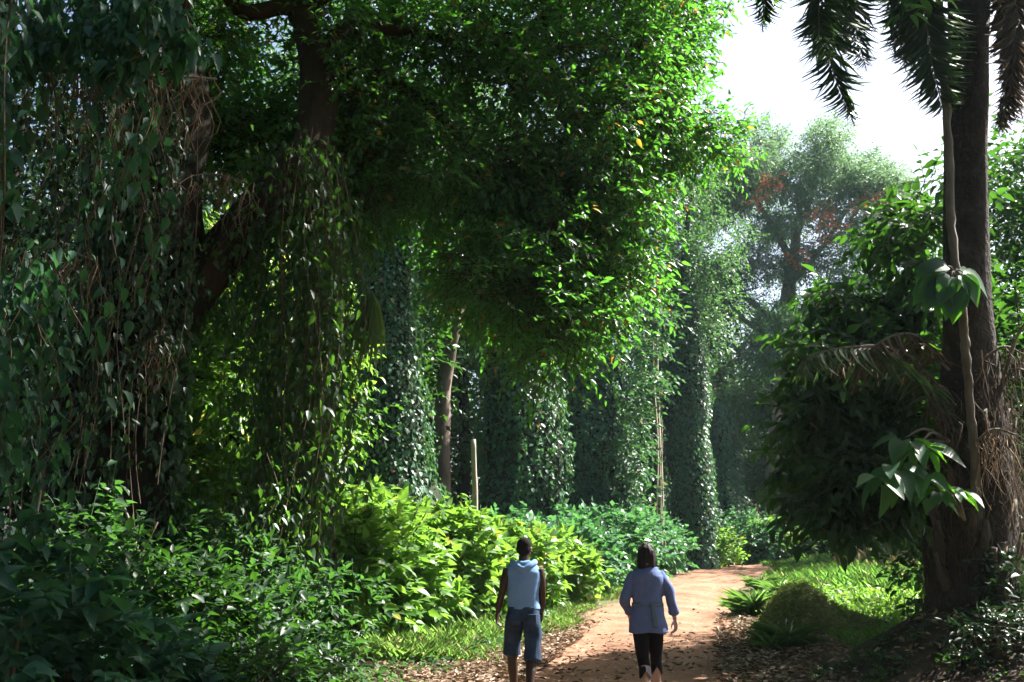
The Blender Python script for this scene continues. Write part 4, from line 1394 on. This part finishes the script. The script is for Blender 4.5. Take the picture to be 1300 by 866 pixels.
def strap(px, py, Y, n, L, label):
    c = at(px, py, Y)
    x = c[0]; z0 = float(gz(x, Y))
    t = empty('strap_leaved_plant', (x, Y, z0), label, 'plant', SG)
    g = Geo()
    n = int(n * 1.5)
    a = rng.uniform(0, 2 * np.pi, n)
    up = rng.uniform(.8, 4.0, n)
    D = np.stack([np.cos(a), np.sin(a), up], -1)
    P = np.stack([x + .16 * np.cos(a) * rng.random(n), Y + .16 * np.sin(a) * rng.random(n), z0 - .03 + 0 * a], -1)
    tm = leaf_tmpl([.2, .4, .6, .8], [.42, .5, .46, .3], .62, .2)
    N = np.stack([-np.cos(a) * up, -np.sin(a) * up, np.ones(n)], -1)
    leaves(g, tm, P, D, N, L * rng.uniform(.5, 1.2, n), .052)
    g.build('blades', M['strap'], t, True)


strap(958, 770, 22.5, 90, .66, 'strap leaved clump at the road edge before the grass heap')
strap(938, 765, 23.2, 60, .5, 'small strap leaved clump nearest the road')
strap(1000, 825, 16.6, 90, .55, 'arching strap leaved clump on leaf litter in front of the heap')
strap(978, 826, 16.3, 50, .4, 'short strap leaved clump nestled against the arching one')
strap(990, 742, 27.5, 90, .62, 'dim strap leaved clump behind the heap')
strap(965, 742, 29.5, 70, .58, 'farthest strap leaved clump toward the bend')


# ---------------------------------------------------------------- grass, litter
def blades(name, X, Y, H, W, mat, lean=.35, per=9, spread=.07):
    """tufts at X, Y: several blades from one root, leaning outwards"""
    n = len(X)
    H = np.broadcast_to(np.asarray(H, float), (n,))
    tuft = rng.uniform(.45, 1.3, n)
    r = lambda v: np.repeat(v, per)
    m = n * per
    a = rng.uniform(0, 2 * np.pi, m)
    q = rng.random(m) ** .7
    x = r(X) + np.cos(a) * spread * q; y = r(Y) + np.sin(a) * spread * q
    D = np.stack([np.cos(a) * lean * q, np.sin(a) * lean * q, np.ones(m)], -1) + rnd(m, .13) * (1, 1, .2)
    N = np.stack([-np.cos(a), -np.sin(a), .3 * np.ones(m)], -1) + rnd(m, .5)
    g = Geo()
    leaves(g, leaf_tmpl([.5], [.5], .22, .2), np.stack([x, y, gz(x, y) - .015], -1), D, N, r(H * tuft) * rng.uniform(.35, 1.15, m), W)
    o = g.build(name, M[mat])
    o['kind'] = 'stuff'
    return o


# left verge: between hedge and road
def verge():
    n = 15000
    Y = 14.5 + 28 * rng.random(n) ** 1.5
    c = np.interp(Y, PC[:60, 1], PC[:60, 0]) if False else np.interp(Y, PATH[:9, 1], PATH[:9, 0])
    off = rng.uniform(1.45, 5.2, n)
    X = c - off
    d = wob(X, Y, 1.5)
    edge = 1.75 + .3 * wob(X * 0, Y, 1.1) + sstep(Y, 19, 14.5) * 1.0 * rng.random(n)
    k = (off > edge) & (rng.random(n) < .75 + .35 * d)
    tag(blades('grass_verge', X[k], Y[k], .13 + .14 * sstep(off[k], 2.0, 3.4), .055, 'grasslow', .7))


verge()


def clearing():
    n = 17000
    Y = 16 + 34 * rng.random(n) ** 1.25
    c = np.interp(Y, PATH[:9, 1], PATH[:9, 0])
    off = 1.8 + 12 * rng.random(n) ** .9
    X = c + off
    md = np.hypot((X - PALM[0]) / 2.6, (Y - PALM[1]) / 3.0)
    heap = np.hypot(X - 5.7, (Y - 19.6)) < .55
    edge = 2.0 + .4 * wob(X * 0, Y, 1.3) + 1.5 * sstep(Y, 24, 17)
    k = (off > edge) & (md > 1) & ~heap
    X, Y, off = X[k], Y[k], off[k]
    h = .16 + .30 * sstep(off, 2.5, 6) * sstep(Y, 19, 26) + .06 * wob(X, Y, 1.2)
    blades('grass_clearing', X, Y, np.maximum(h, .1) * 1.15, .042, 'grass', .55, 10, .10)
    m = 170
    X = rng.uniform(12.5, 15.5, m); Y = rng.uniform(32, 40, m)
    blades('seeding_grass', X, Y, .8 + .2 * rng.random(m), .014, 'seed', .35, 3)
    m = 2600
    X = rng.normal(7.9, .8, m); Y = rng.normal(22.2, 1.5, m)
    g = Geo()
    P = np.stack([X, Y, gz(X, Y) + rng.uniform(.05, .5, m)], -1)
    leaves(g, T_LOW, P, rnd(m, 1) + np.array((0, 0, .4)), rnd(m, .5) + np.array((0, 0, 1)), rng.uniform(.07, .15, m), .45)
    o = g.build('weeds', M['hedge']); o['kind'] = 'stuff'


clearing()


def litter():
    n = 60000
    Y = 8.5 + 17 * rng.random(n) ** 1.7
    c = np.interp(Y, PATH[:9, 1], PATH[:9, 0])
    s = np.where(rng.random(n) < .55, -1, 1)
    off = np.where(s < 0, 1.2 + np.abs(rng.normal(0, 1.5, n)), 1.25 + np.abs(rng.normal(0, 1.2, n)))
    off = np.where(rng.random(n) < .03, rng.uniform(0, 1.4, n), off)
    X = c + s * off
    keep = (np.hypot((X - PALM[0]) / 1.9, (Y - PALM[1]) / 2.1) > 1) & (wob(X, Y, 1.7, 2.0) + rng.random(n) * 1.1 > .15) & (rng.random(n) < np.where(s < 0, sstep(Y, 23, 15), sstep(Y, 24, 16)) + .04)
    X, Y, off = X[keep], Y[keep], off[keep]
    m = len(X)
    zr = gz0(X, Y) - .03
    Z = np.where(off < 1.7, zr, gz(X, Y) + .012) + rng.uniform(0, .02, m)
    Z = np.maximum(Z, np.where(np.hypot(X - PALM[0], Y - PALM[1]) < 3.4, gz0(X, Y) + mound_h(X, Y) - .11, -9))
    a = rng.uniform(0, 6.28, m)
    D = np.stack([np.cos(a), np.sin(a), rng.normal(0, .12, m)], -1)
    g = Geo()
    tm = leaf_tmpl([.3, .65], [.46, .36], -.22, .22)
    leaves(g, tm, np.stack([X, Y, Z], -1), D, np.array((0, 0, 1.0)) + rnd(m, .28), rng.uniform(.03, .13, m), rng.uniform(.28, .62, m))
    o = g.build('leaf_litter', M['litter']); o['kind'] = 'stuff'
    # leaves lying on the soil mound
    m = 900
    X = PALM[0] + rng.normal(0, 1.5, m); Y = PALM[1] - np.abs(rng.normal(0, 1.5, m))
    Z = gz0(X, Y) + np.maximum(mound_h(X, Y), .05) - .10
    a = rng.uniform(0, 6.28, m)
    g = Geo()
    leaves(g, tm, np.stack([X, Y, Z], -1), np.stack([np.cos(a), np.sin(a), rng.normal(0, .25, m)], -1), np.array((0, -.3, 1.0)) + rnd(m, .4), rng.uniform(.04, .12, m), .4)
    o = g.build('mound_litter', M['litter']); o['kind'] = 'stuff'
    m = 70
    cx_ = PALM[0] + rng.normal(-.3, 1.3, m); cy_ = PALM[1] - np.abs(rng.normal(.3, 1.2, m))
    X = np.repeat(cx_, 16) + rng.normal(0, .07, m * 16); Y = np.repeat(cy_, 16) + rng.normal(0, .07, m * 16)
    g = Geo()
    P = np.stack([X, Y, gz0(X, Y) + np.maximum(mound_h(X, Y), .05) - .12 + rng.uniform(0, .07, m * 16)], -1)
    leaves(g, T_LOW, P, rnd(m * 16, 1) * (1, 1, .2) + (0, 0, .5), rnd(m * 16, .4) + np.array((0, -.2, 1)), rng.uniform(.05, .13, m * 16), .45)
    o = g.build('mound_seedlings', M['dark']); o['kind'] = 'stuff'
    # green ground cover in the shade on both sides
    m = 16000
    Y = rng.uniform(9, 24, m); c = np.interp(Y, PATH[:9, 1], PATH[:9, 0])
    X = c - rng.uniform(2.2, 7.5, m)
    k = wob(X, Y, 1.3, 5) > -.1
    X, Y = X[k], Y[k]
    g = Geo()
    P = np.stack([X, Y, gz(X, Y) + rng.uniform(.0, .16, len(X))], -1)
    leaves(g, T_LOW, P, rnd(len(X), 1) * (1, 1, .3), rnd(len(X), .4) + np.array((0, 0, 1)), rng.uniform(.05, .12, len(X)), .55)
    o = g.build('ground_cover', M['under']); o['kind'] = 'stuff'


litter()


# ---------------------------------------------------------------- unseen trees added round the viewpoint to cut sky light
def shade_tree(x, y, H, r, label):
    z0 = float(gz(x, y))
    t = empty('added_shade_tree', (x, y, z0), label, 'tree', 'unseen trees added to dim the sky light')
    trunk_obj(t, [(x, y, z0 - .3), (x + .1, y, z0 + H * .35), (x - .1, y, z0 + H * .7), (x, y, z0 + H)], [.45, .36, .26, .1], M['barkdark'], 12, .2)
    cen, rad = blob_centers((x, y, z0 + H * .62), (r, r, H * .40), 40, r * .38)
    crown_obj(t, cen, rad, 34, 7, 1.0, .42, .5, T_LOW, M['dark'], sticks=False, shell=.2)


shade_tree(-7.5, 1.0, 13, 4.2, 'unseen tree added on the shaded verge to block sky light')
shade_tree(-11.5, 8.0, 14, 4.4, 'unseen tree added beyond the great trunk to block sky light')
shade_tree(5.8, -3.0, 13, 4.4, 'unseen tree added on the open verge behind the viewpoint to block sky light')
shade_tree(-3.0, -9.0, 14, 5.0, 'unseen tree added farthest behind the viewpoint to block sky light')
shade_tree(10.5, 5.0, 12, 3.8, 'unseen tree added on the palm side to block sky light')


def haze():
    x0, x1, y0, y1, z0, z1 = -70, 75, -30, 110, -1.5, 34
    V = np.array([(x, y, z) for z in (z0, z1) for y in (y0, y1) for x in (x0, x1)], float)
    F = np.array([(0, 2, 3, 1), (4, 5, 7, 6), (0, 1, 5, 4), (2, 6, 7, 3), (0, 4, 6, 2), (1, 3, 7, 5)])
    m, nt, out = new_mat('haze')
    v = nt.nodes.new('ShaderNodeVolumePrincipled')
    v.inputs['Color'].default_value = (.62, .82, 1.0, 1)
    v.inputs['Density'].default_value = HAZE
    v.inputs['Anisotropy'].default_value = .3
    nt.links.new(v.outputs[0], out.inputs['Volume'])
    o = link_mesh('haze', np_mesh('haze', V, F), m)
    o['kind'] = 'stuff'


HAZE = .0002
haze()


# ---------------------------------------------------------------- people
def remeshed(name, geo, mat, parent, voxel=.007, smooth=2, fold=0.0, fscale=14.0, fseed=0.0, fdir=(1, 1, .5)):
    """joins closed lofts into ONE continuous surface, with optional cloth folds"""
    fs = []
    if geo.f3: fs.append(np.vstack(geo.f3))
    if geo.f4: fs.append(np.vstack(geo.f4))
    me = np_mesh(name, np.vstack(geo.v), fs)
    tmp = bpy.data.objects.new('tmp', me)
    col.objects.link(tmp)
    md = tmp.modifiers.new('r', 'REMESH'); md.mode = 'VOXEL'; md.voxel_size = voxel
    sm = tmp.modifiers.new('s', 'SMOOTH'); sm.iterations = smooth; sm.factor = .5
    dg = bpy.context.evaluated_depsgraph_get()
    out = bpy.data.meshes.new_from_object(tmp.evaluated_get(dg))
    bpy.data.objects.remove(tmp); bpy.data.meshes.remove(me)
    out.name = name
    if fold:
        n = len(out.vertices)
        co = np.empty(n * 3, np.float32); out.vertices.foreach_get('co', co); co = co.reshape(-1, 3)
        no = np.empty(n * 3, np.float32); out.vertices.foreach_get('normal', no); no = no.reshape(-1, 3)
        q = co * np.array(fdir) * fscale
        w = np.sin(q[:, 0] + q[:, 2] * .7 + fseed + 1.5 * np.sin(q[:, 2] * .6 + q[:, 1])) * np.sin(q[:, 2] * 1.3 - q[:, 0] * .6 + fseed * 2) + .5 * np.sin(q[:, 0] * 2.1 - q[:, 2] * 2.4 + fseed)
        co = co + no * (w * fold)[:, None]
        out.vertices.foreach_set('co', co.astype(np.float32).ravel())
        out.update()
    out.materials.clear()
    return link_mesh(name, out, mat, parent, True)


class Body:
    def __init__(self, ox, oy, oz): self.o = np.array((ox, oy, oz)); self.g = Geo()

    def limb(self, pts, rad, seg=14, n=6, flat=1.0):
        P = bez([np.asarray(p, float) + self.o for p in pts], n)
        r = np.interp(np.linspace(0, 1, len(P)), np.linspace(0, 1, len(rad)), rad)
        # rounded ends
        V, F3, F4 = tube(P, r, seg, 0, 0, True, flat)
        self.g.add2(V, F3, F4); return self

    def rings(self, rows, seg=28, power=2.3):
        """horizontal super-ellipses: (z, cx, cy, rx, ry)"""
        th = np.linspace(0, 2 * np.pi, seg, endpoint=False)
        R_ = np.array(rows, float)
        t = np.linspace(0, 1, (len(rows) - 1) * 4 + 1); u = np.linspace(0, 1, len(rows))
        R_ = np.stack([np.interp(t, u, R_[:, i]) for i in range(5)], 1)
        c, s = np.cos(th), np.sin(th)
        V = []
        for z, cx, cyy, rx, ry in R_:
            V.append(np.stack([cx + rx * np.sign(c) * np.abs(c) ** (2 / power), cyy + ry * np.sign(s) * np.abs(s) ** (2 / power), z + 0 * c], -1) + self.o)
        n = len(R_)
        V = np.vstack(V + [[np.array((R_[0][1], R_[0][2], R_[0][0])) + self.o], [np.array((R_[-1][1], R_[-1][2], R_[-1][0])) + self.o]])
        i = np.arange(n - 1)[:, None] * seg; j = np.arange(seg)[None]
        up = R_[-1][0] > R_[0][0]
        F4 = np.stack([i + j, i + (j + 1) % seg, i + seg + (j + 1) % seg, i + seg + j], -1).reshape(-1, 4)
        F3 = []
        for q in range(seg):
            F3 += [(n * seg, (q + 1) % seg, q), (n * seg + 1, (n - 1) * seg + q, (n - 1) * seg + (q + 1) % seg)]
        F3 = np.array(F3)
        if not up: F4 = F4[:, ::-1]; F3 = F3[:, ::-1]
        self.g.add2(V, F3, F4); return self

    def ball(self, c, r):
        n, m = 12, 18
        r = np.broadcast_to(np.asarray(r, float), (3,))
        a = np.linspace(-np.pi / 2, np.pi / 2, n)
        rows = [(c[2] + r[2] * math.sin(q), c[0], c[1], max(.001, r[0] * math.cos(q)), max(.001, r[1] * math.cos(q))) for q in a]
        th = np.linspace(0, 2 * np.pi, m, endpoint=False)
        V = np.vstack([np.stack([cx + rx * np.cos(th), cyy + ry * np.sin(th), z + 0 * th], -1) + self.o for z, cx, cyy, rx, ry in rows])
        i = np.arange(n - 1)[:, None] * m; j = np.arange(m)[None]
        F4 = np.stack([i + j, i + (j + 1) % m, i + m + (j + 1) % m, i + m + j], -1).reshape(-1, 4)
        F3 = [(0, q + 1, q) for q in range(1, m - 1)] + [((n - 1) * m, (n - 1) * m + q, (n - 1) * m + q + 1) for q in range(1, m - 1)]
        self.g.add2(V, np.array(F3), F4); return self

    def head(self, c, yaw=0.0, k=1.0):
        """head facing +Y turned by yaw; c = centre of the skull, whole head about 0.23 high"""
        c = np.asarray(c, float)
        cs, sn = math.cos(yaw), math.sin(yaw)

        def p(x, y, z): return c + k * np.array((x * cs + y * sn, -x * sn + y * cs, z))
        self.ball(p(0, -.012, .022), np.array((.077, .092, .092)) * k)
        self.ball(p(0, .022, -.04), np.array((.060, .070, .072)) * k)
        self.ball(p(0, .055, -.088), np.array((.030, .028, .024)) * k)          # chin
        self.limb([p(0, .086, .012), p(0, .100, -.012), p(0, .112, -.030)], [.010 * k, .013 * k, .016 * k], 8, 3)   # nose
        self.limb([p(-.024, .085, -.060), p(0, .094, -.058), p(.024, .085, -.060)], [.006 * k, .009 * k, .006 * k], 8, 3)   # mouth
        self.limb([p(-.045, .070, .030), p(0, .084, .026), p(.045, .070, .030)], [.010 * k, .011 * k, .010 * k], 8, 3)    # brow
        for s in (-1, 1):
            self.ball(p(s * .080, -.005, -.010), np.array((.012, .022, .032)) * k)   # ears
            self.ball(p(s * .040, .060, -.030), np.array((.022, .024, .020)) * k)    # cheeks

    def hand(self, wrist, fwd, thumb_dir, palm_n, k=1.0, curl=.5):
        """palm and five curled fingers; fwd = from wrist to knuckles, thumb_dir = side of the thumb, palm_n = out of the palm"""
        w = np.asarray(wrist, float)
        f = nrm(np.asarray(fwd, float)); s = nrm(np.asarray(thumb_dir, float)); s = nrm(s - f * np.dot(s, f)); q = np.asarray(palm_n, float); q = nrm(q - f * np.dot(q, f) - s * np.dot(s, q))
        for o_ in (-.026, -.009, .009, .026):
            self.limb([w + s * o_ * .5 * k, w + f * .045 * k + s * o_ * .9 * k, w + f * .088 * k + s * o_ * k], [.015 * k, .017 * k, .013 * k], 8, 3)
        for o_, ln in ((.030, .070), (.010, .080), (-.010, .075), (-.029, .058)):
            b = w + f * .086 * k + s * o_ * k
            m1 = b + (f * .45 + q * curl * .22) * ln * k
            m2 = m1 + (f * .30 + q * curl * .55) * ln * k
            m3 = m2 + (f * .12 + q * curl * .60) * ln * k
            self.limb([b - f * .02 * k, b, m1, m2, m3], [.0105 * k, .0100 * k, .0090 * k, .0085 * k, .0070 * k], 8, 3)
        b = w + f * .028 * k + s * .022 * k
        self.limb([b, b + (s * .028 + f * .020 + q * .012) * k, b + (s * .036 + f * .050 + q * .026) * k, b + (s * .030 + f * .072 + q * .036) * k], [.016 * k, .0125 * k, .0105 * k, .008 * k], 8, 3)


def shoe(parent, o, ankle, yaw=0.0, pitch=0.0, sole='shoe_white', upper='shoe_dark', L=.27):
    """trainer: sole and upper; pitch lifts the heel"""
    a = np.asarray(ankle, float)
    cs, sn = math.cos(yaw), math.sin(yaw)
    cp, sp = math.cos(pitch), math.sin(pitch)

    def tr(V):
        V = V.copy()
        y = V[:, 1] - .13; z = V[:, 2]
        V[:, 1] = y * cp + z * sp + .13; V[:, 2] = -y * sp + z * cp
        x = V[:, 0] * cs + V[:, 1] * sn; yy = -V[:, 0] * sn + V[:, 1] * cs
        return np.stack([x, yy, V[:, 2]], -1) + a + o
    B = Body(0, 0, 0)
    B.limb([(0, -.075, -.055), (0, -.02, -.05), (0, .07, -.052), (0, .13, -.062), (0, .178, -.068)], [.036, .046, .044, .044, .030], 12, 4)
    B.limb([(0, -.03, .035), (0, -.028, 0), (0, -.02, -.04)], [.040, .043, .045], 12, 4)
    for i in range(len(B.g.v)): B.g.v[i] = tr(B.g.v[i])
    shoe_o = remeshed('shoe', B.g, M[upper], parent, .006, 3)
    S = Body(0, 0, 0)
    th = np.linspace(0, 2 * np.pi, 32, endpoint=False)
    yv = .05 + .145 * np.sin(th)
    xv = np.cos(th) * np.interp(yv, [-.1, -.03, .08, .2], [.034, .036, .047, .034])
    lo = np.stack([xv, yv, 0 * th - .098], -1); hi = np.stack([xv * 1.0, yv, 0 * th - .070], -1)
    V = np.vstack([lo, hi, [(0, .05, -.098)], [(0, .05, -.070)]])
    F4 = np.array([(q, (q + 1) % 32, 32 + (q + 1) % 32, 32 + q) for q in range(32)])
    F3 = np.array([(64, (q + 1) % 32, q) for q in range(32)] + [(65, 32 + q, 32 + (q + 1) % 32) for q in range(32)])
    g = Geo(); g.add2(tr(V), F3, F4)
    g.build('sole', M[sole], shoe_o, True)
    return shoe_o


def man():
    ox, oy = .125, 11.1
    oz = float(gz(ox, oy)) + .075
    o = np.array((ox, oy, oz))
    t = empty('person', o, 'walker in sleeveless pale blue hooded top and long denim shorts, seen from behind', 'person')
    b = Body(*o)
    # legs
    b.limb([(-.088, 0, .90), (-.104, .07, .74), (-.117, .125, .60), (-.122, .16, .47), (-.116, .185, .32), (-.100, .20, .09)], [.080, .078, .066, .057, .056, .036])
    b.limb([(.088, 0, .90), (.099, -.02, .74), (.095, -.04, .57), (.088, -.07, .45), (.074, -.135, .32), (.060, -.21, .11)], [.080, .078, .066, .057, .057, .036])
    # feet inside the shoes
    b.limb([(-.100, .19, .07), (-.10, .25, .055), (-.10, .36, .035)], [.038, .036, .026])
    b.limb([(.060, -.21, .10), (.060, -.14, .07), (.060, -.04, .035)], [.038, .036, .026])
    b.rings([(.84, 0, 0, .150, .10), (.95, 0, 0, .155, .105), (1.08, 0, .0, .140, .095), (1.25, 0, -.01, .165, .105), (1.38, 0, -.01, .165, .095), (1.45, 0, 0, .10, .07)])
    b.limb([(0, 0, 1.40), (.004, .015, 1.48), (.010, .02, 1.56)], [.064, .058, .056])
    # arms
    b.limb([(-.165, -.01, 1.385), (-.205, -.02, 1.26), (-.232, -.015, 1.14), (-.262, .02, 1.02), (-.280, .055, .925)], [.056, .050, .040, .037, .026])
    b.limb([(.165, -.01, 1.385), (.195, .0, 1.26), (.205, .01, 1.14), (.207, .07, 1.02), (.200, .13, .925)], [.056, .050, .040, .037, .026])
    b.hand((-.280, .055, .93), (-.10, .06, -1), (.35, 1, .1), (1, -.3, 0), 1.0, .55)
    b.hand((.200, .13, .93), (-.05, .15, -1), (-.3, 1, .1), (-1, -.3, 0), 1.0, .6)
    b.head((.012, .025, 1.605), .55, 1.0)
    body = remeshed('body', b.g, M['skin_dark'], t, .0055, 2)
    h = Body(*o)
    h.ball((.008, .006, 1.638), (.083, .097, .090))
    h.ball((.002, -.02, 1.600), (.078, .076, .080))
    # crop the face out: only the back and the top carry hair
    remeshed('hair', h.g, M['hair_crop'], t, .006, 2)
    for s in (-1, 1):
        e = Body(*o)
        cs, sn = math.cos(.55), math.sin(.55)
        x, y = s * .032, .081
        e.ball((.012 + x * cs + y * sn, .025 - x * sn + y * cs, 1.611), .0105)
        e.g.build('eye', M['white'], t, True)
    v = Body(*o)
    v.rings([(.958, .0, 0, .180, .124), (1.02, 0, 0, .172, .120), (1.12, 0, -.004, .172, .118), (1.25, 0, -.012, .186, .124), (1.35, 0, -.014, .190, .118), (1.41, 0, -.01, .172, .098), (1.455, 0, 0, .110, .078)])
    vest = remeshed('vest', v.g, M['vest'], t, .007, 3, .008, 13, 1.0, (1, 1, .7))
    hd = Body(*o)       # hood lying on the back
    hd.limb([(-.105, .055, 1.46), (-.120, -.03, 1.455), (-.075, -.105, 1.425), (0, -.128, 1.385), (.075, -.105, 1.425), (.120, -.03, 1.455), (.105, .055, 1.46)], [.022, .034, .036, .036, .036, .034, .022], 12, 6)
    hd.limb([(-.075, -.085, 1.455), (0, -.105, 1.435), (.075, -.085, 1.455)], [.03, .034, .03], 12, 6)
    hd.limb([(-.05, -.112, 1.41), (0, -.122, 1.36), (.05, -.112, 1.41)], [.022, .026, .022], 12, 6)
    remeshed('hood', hd.g, M['vest'], t, .006, 3, .003, 22, 2.0)
    s_ = Body(*o)
    s_.rings([(.83, 0, 0, .165, .128), (.90, 0, 0, .174, .130), (.985, 0, 0, .166, .120)])
    s_.limb([(-.086, .0, .89), (-.104, .07, .74), (-.118, .125, .60), (-.122, .15, .475)], [.100, .098, .094, .100], 16)
    s_.limb([(.088, .0, .89), (.100, -.02, .74), (.096, -.04, .56), (.088, -.075, .425)], [.100, .098, .094, .100], 16)
    sh = remeshed('shorts', s_.g, M['denim'], t, .007, 2, .010, 14, 3.0)
    w = Body(*o)
    w.rings([(.940, 0, 0, .1725, .1265), (.984, 0, 0, .1705, .1245)])
    w.g.build('waistband', M['denim'], sh, True)
    for s in (-1, 1):     # back pockets
        p = Body(*o)
        p.rings([(.800, s * .083, -.092, .052, .034), (.845, s * .083, -.104, .058, .034), (.910, s * .082, -.104, .060, .034)], 20, 4)
        remeshed('pocket', p.g, M['denim'], sh, .006, 1)
    shoe(t, o, (-.100, .20, .098), -.08, .12, 'shoe_dark', 'shoe_dark')
    shoe(t, o, (.060, -.21, .125), .05, .25, 'shoe_dark', 'shoe_dark')


def woman():
    ox, oy = 1.478, 11.1
    oz = float(gz0(ox, oy)) - .01
    o = np.array((ox, oy, oz))
    t = empty('person', o, 'walker with black bobbed hair in belted blue shirt and black cropped leggings', 'person')
    b = Body(*o)
    b.limb([(-.075, 0, .86), (-.080, -.03, .64), (-.072, -.05, .45), (-.062, -.13, .30), (-.050, -.20, .11)], [.100, .082, .054, .055, .034])
    b.limb([(.075, 0, .86), (.085, .06, .64), (.092, .12, .45), (.095, .13, .31), (.100, .16, .09)], [.100, .082, .054, .055, .034])
    b.limb([(-.050, -.20, .10), (-.05, -.14, .07), (-.05, -.04, .035)], [.036, .034, .025])
    b.limb([(.100, .15, .07), (.105, .21, .055), (.11, .32, .035)], [.036, .034, .025])
    b.rings([(.80, 0, 0, .150, .10), (.90, 0, 0, .150, .105), (1.04, 0, .0, .130, .09), (1.20, 0, -.005, .145, .095), (1.30, 0, -.01, .135, .08), (1.37, 0, 0, .07, .055)])
    b.limb([(0, 0, 1.35), (.0, .012, 1.43), (.002, .018, 1.50)], [.056, .050, .050])
    b.limb([(-.140, -.01, 1.32), (-.215, -.03, 1.20), (-.245, -.01, 1.05), (-.215, .08, .95), (-.175, .16, .86)], [.032, .036, .033, .031, .024])
    b.limb([(.140, -.01, 1.32), (.210, -.02, 1.20), (.250, -.02, 1.05), (.285, .03, .93), (.305, .06, .835)], [.032, .036, .033, .031, .024])
    b.hand((-.175, .16, .865), (.15, .25, -1), (.6, 1, .2), (1, -.3, .2), .92, .6)
    b.hand((.305, .06, .84), (.10, .05, -1), (-.35, 1, .1), (-1, -.35, 0), .92, .7)
    b.head((.002, .02, 1.532), .12, .96)
    remeshed('body', b.g, M['skin_pale'], t, .0055, 2)
    h = Body(*o)
    h.ball((.002, .0, 1.568), (.094, .106, .092))
    h.rings([(1.385, -.002, -.045, .098, .050), (1.41, -.002, -.040, .108, .066), (1.46, 0, -.030, .112, .080), (1.52, 0, -.018, .106, .092), (1.58, .002, -.005, .092, .095), (1.62, .002, 0, .066, .070)])
    remeshed('hair', h.g, M['hair_black'], t, .006, 2, .006, 60, 0, (1, 1, .05))
    for s in (-1, 1):
        e = Body(*o)
        e.ball((.002 + s * .031 + .009, .02 + .078, 1.538), .010)
        e.g.build('eye', M['white'], t, True)
    s_ = Body(*o)
    s_.rings([(.705, 0, .0, .218, .152), (.76, 0, .0, .210, .148), (.87, 0, 0, .194, .140), (.97, 0, 0, .172, .124), (1.0, 0, 0, .160, .114), (1.04, 0, -.004, .168, .120), (1.18, 0, -.01, .182, .126), (1.30, 0, -.012, .186, .118), (1.35, 0, -.010, .174, .104),
              (1.395, 0, -.008, .128, .086), (1.425, 0, 0, .088, .070), (1.45, 0, .004, .070, .062)])
    s_.limb([(-.132, -.01, 1.352), (-.205, -.025, 1.20), (-.240, -.01, 1.06), (-.218, .06, .965), (-.190, .12, .915)], [.052, .060, .056, .050, .058])
    s_.limb([(.132, -.01, 1.352), (.205, -.02, 1.20), (.250, -.02, 1.06), (.278, .02, .955), (.288, .04, .915)], [.052, .060, .056, .050, .056])
    sh = remeshed('shirt', s_.g, M['shirt'], t, .007, 2, .011, 13, 5.0, (1, 1, .75))
    c = Body(*o)
    c.limb([(-.075, .035, 1.447), (-.082, -.03, 1.447), (-.045, -.078, 1.437), (0, -.09, 1.432), (.045, -.078, 1.437), (.082, -.03, 1.447), (.075, .035, 1.447)], [.018] * 7, 10, 5)
    remeshed('collar', c.g, M['shirt'], sh, .006, 2)
    bl = Body(*o)
    bl.rings([(.984, 0, 0, .176, .128), (1.020, 0, 0, .172, .126)])
    bt = bl.g.build('belt', M['belt'], t, True)
    tl = Body(*o)
    tl.rings([(.765, .060, -.164, .026, .007), (.85, .055, -.158, .027, .007), (.95, .045, -.143, .026, .008), (1.02, .040, -.133, .024, .009)], 16, 5)
    tl.g.build('tie', M['belt'], bt, True)
    # seams down the back: yoke
    lg = Body(*o)
    lg.rings([(.78, 0, 0, .165, .118), (.88, 0, 0, .168, .12)])
    lg.limb([(-.075, 0, .84), (-.080, -.03, .64), (-.072, -.05, .45), (-.066, -.10, .36)], [.106, .088, .063, .064], 16)
    lg.limb([(.075, 0, .84), (.085, .06, .64), (.092, .12, .45), (.0945, .127, .36)], [.106, .088, .063, .064], 16)
    leg = remeshed('leggings', lg.g, M['legging'], t, .007, 2, .002, 20, 1.0)
    # split cuffs: two pointed flaps below each notch
    for cx, cyy, dy in ((-.064, -.118, -.06), (.0950, .128, .012)):
        g = Geo()
        n = 25
        th = np.linspace(-np.pi / 2 + .02, 1.5 * np.pi - .02, n)
        drop = .035 + .085 * np.clip(np.abs(((th + np.pi / 2) / (2 * np.pi)) * 2 - 1) * 0 + np.minimum(th + np.pi / 2, 1.5 * np.pi - th) / .95, 0, 1)
        for r0, flip in ((.064, 1), (.0625, -1)):
            topr = np.stack([cx + r0 * np.cos(th), cyy + r0 * np.sin(th), .375 + 0 * th], -1)
            bot = np.stack([cx + .006 * np.sign(cx) * 0 + (r0 + .002) * np.cos(th), cyy + dy * .9 + (r0 + .002) * np.sin(th), .375 - drop], -1)
            V = np.vstack([topr, bot]) + o
            F = np.array([(q, q + 1, n + q + 1, n + q)[::flip] for q in range(n - 1)])
            g.add(V, F)
        g.build('cuff', M['legging'], leg, True)
    shoe(t, o, (-.050, -.20, .125), .02, .25, 'shoe_white', 'shoe_white', .25)
    shoe(t, o, (.100, .16, .098), .10, .10, 'shoe_white', 'shoe_blue', .25)


man()
woman()
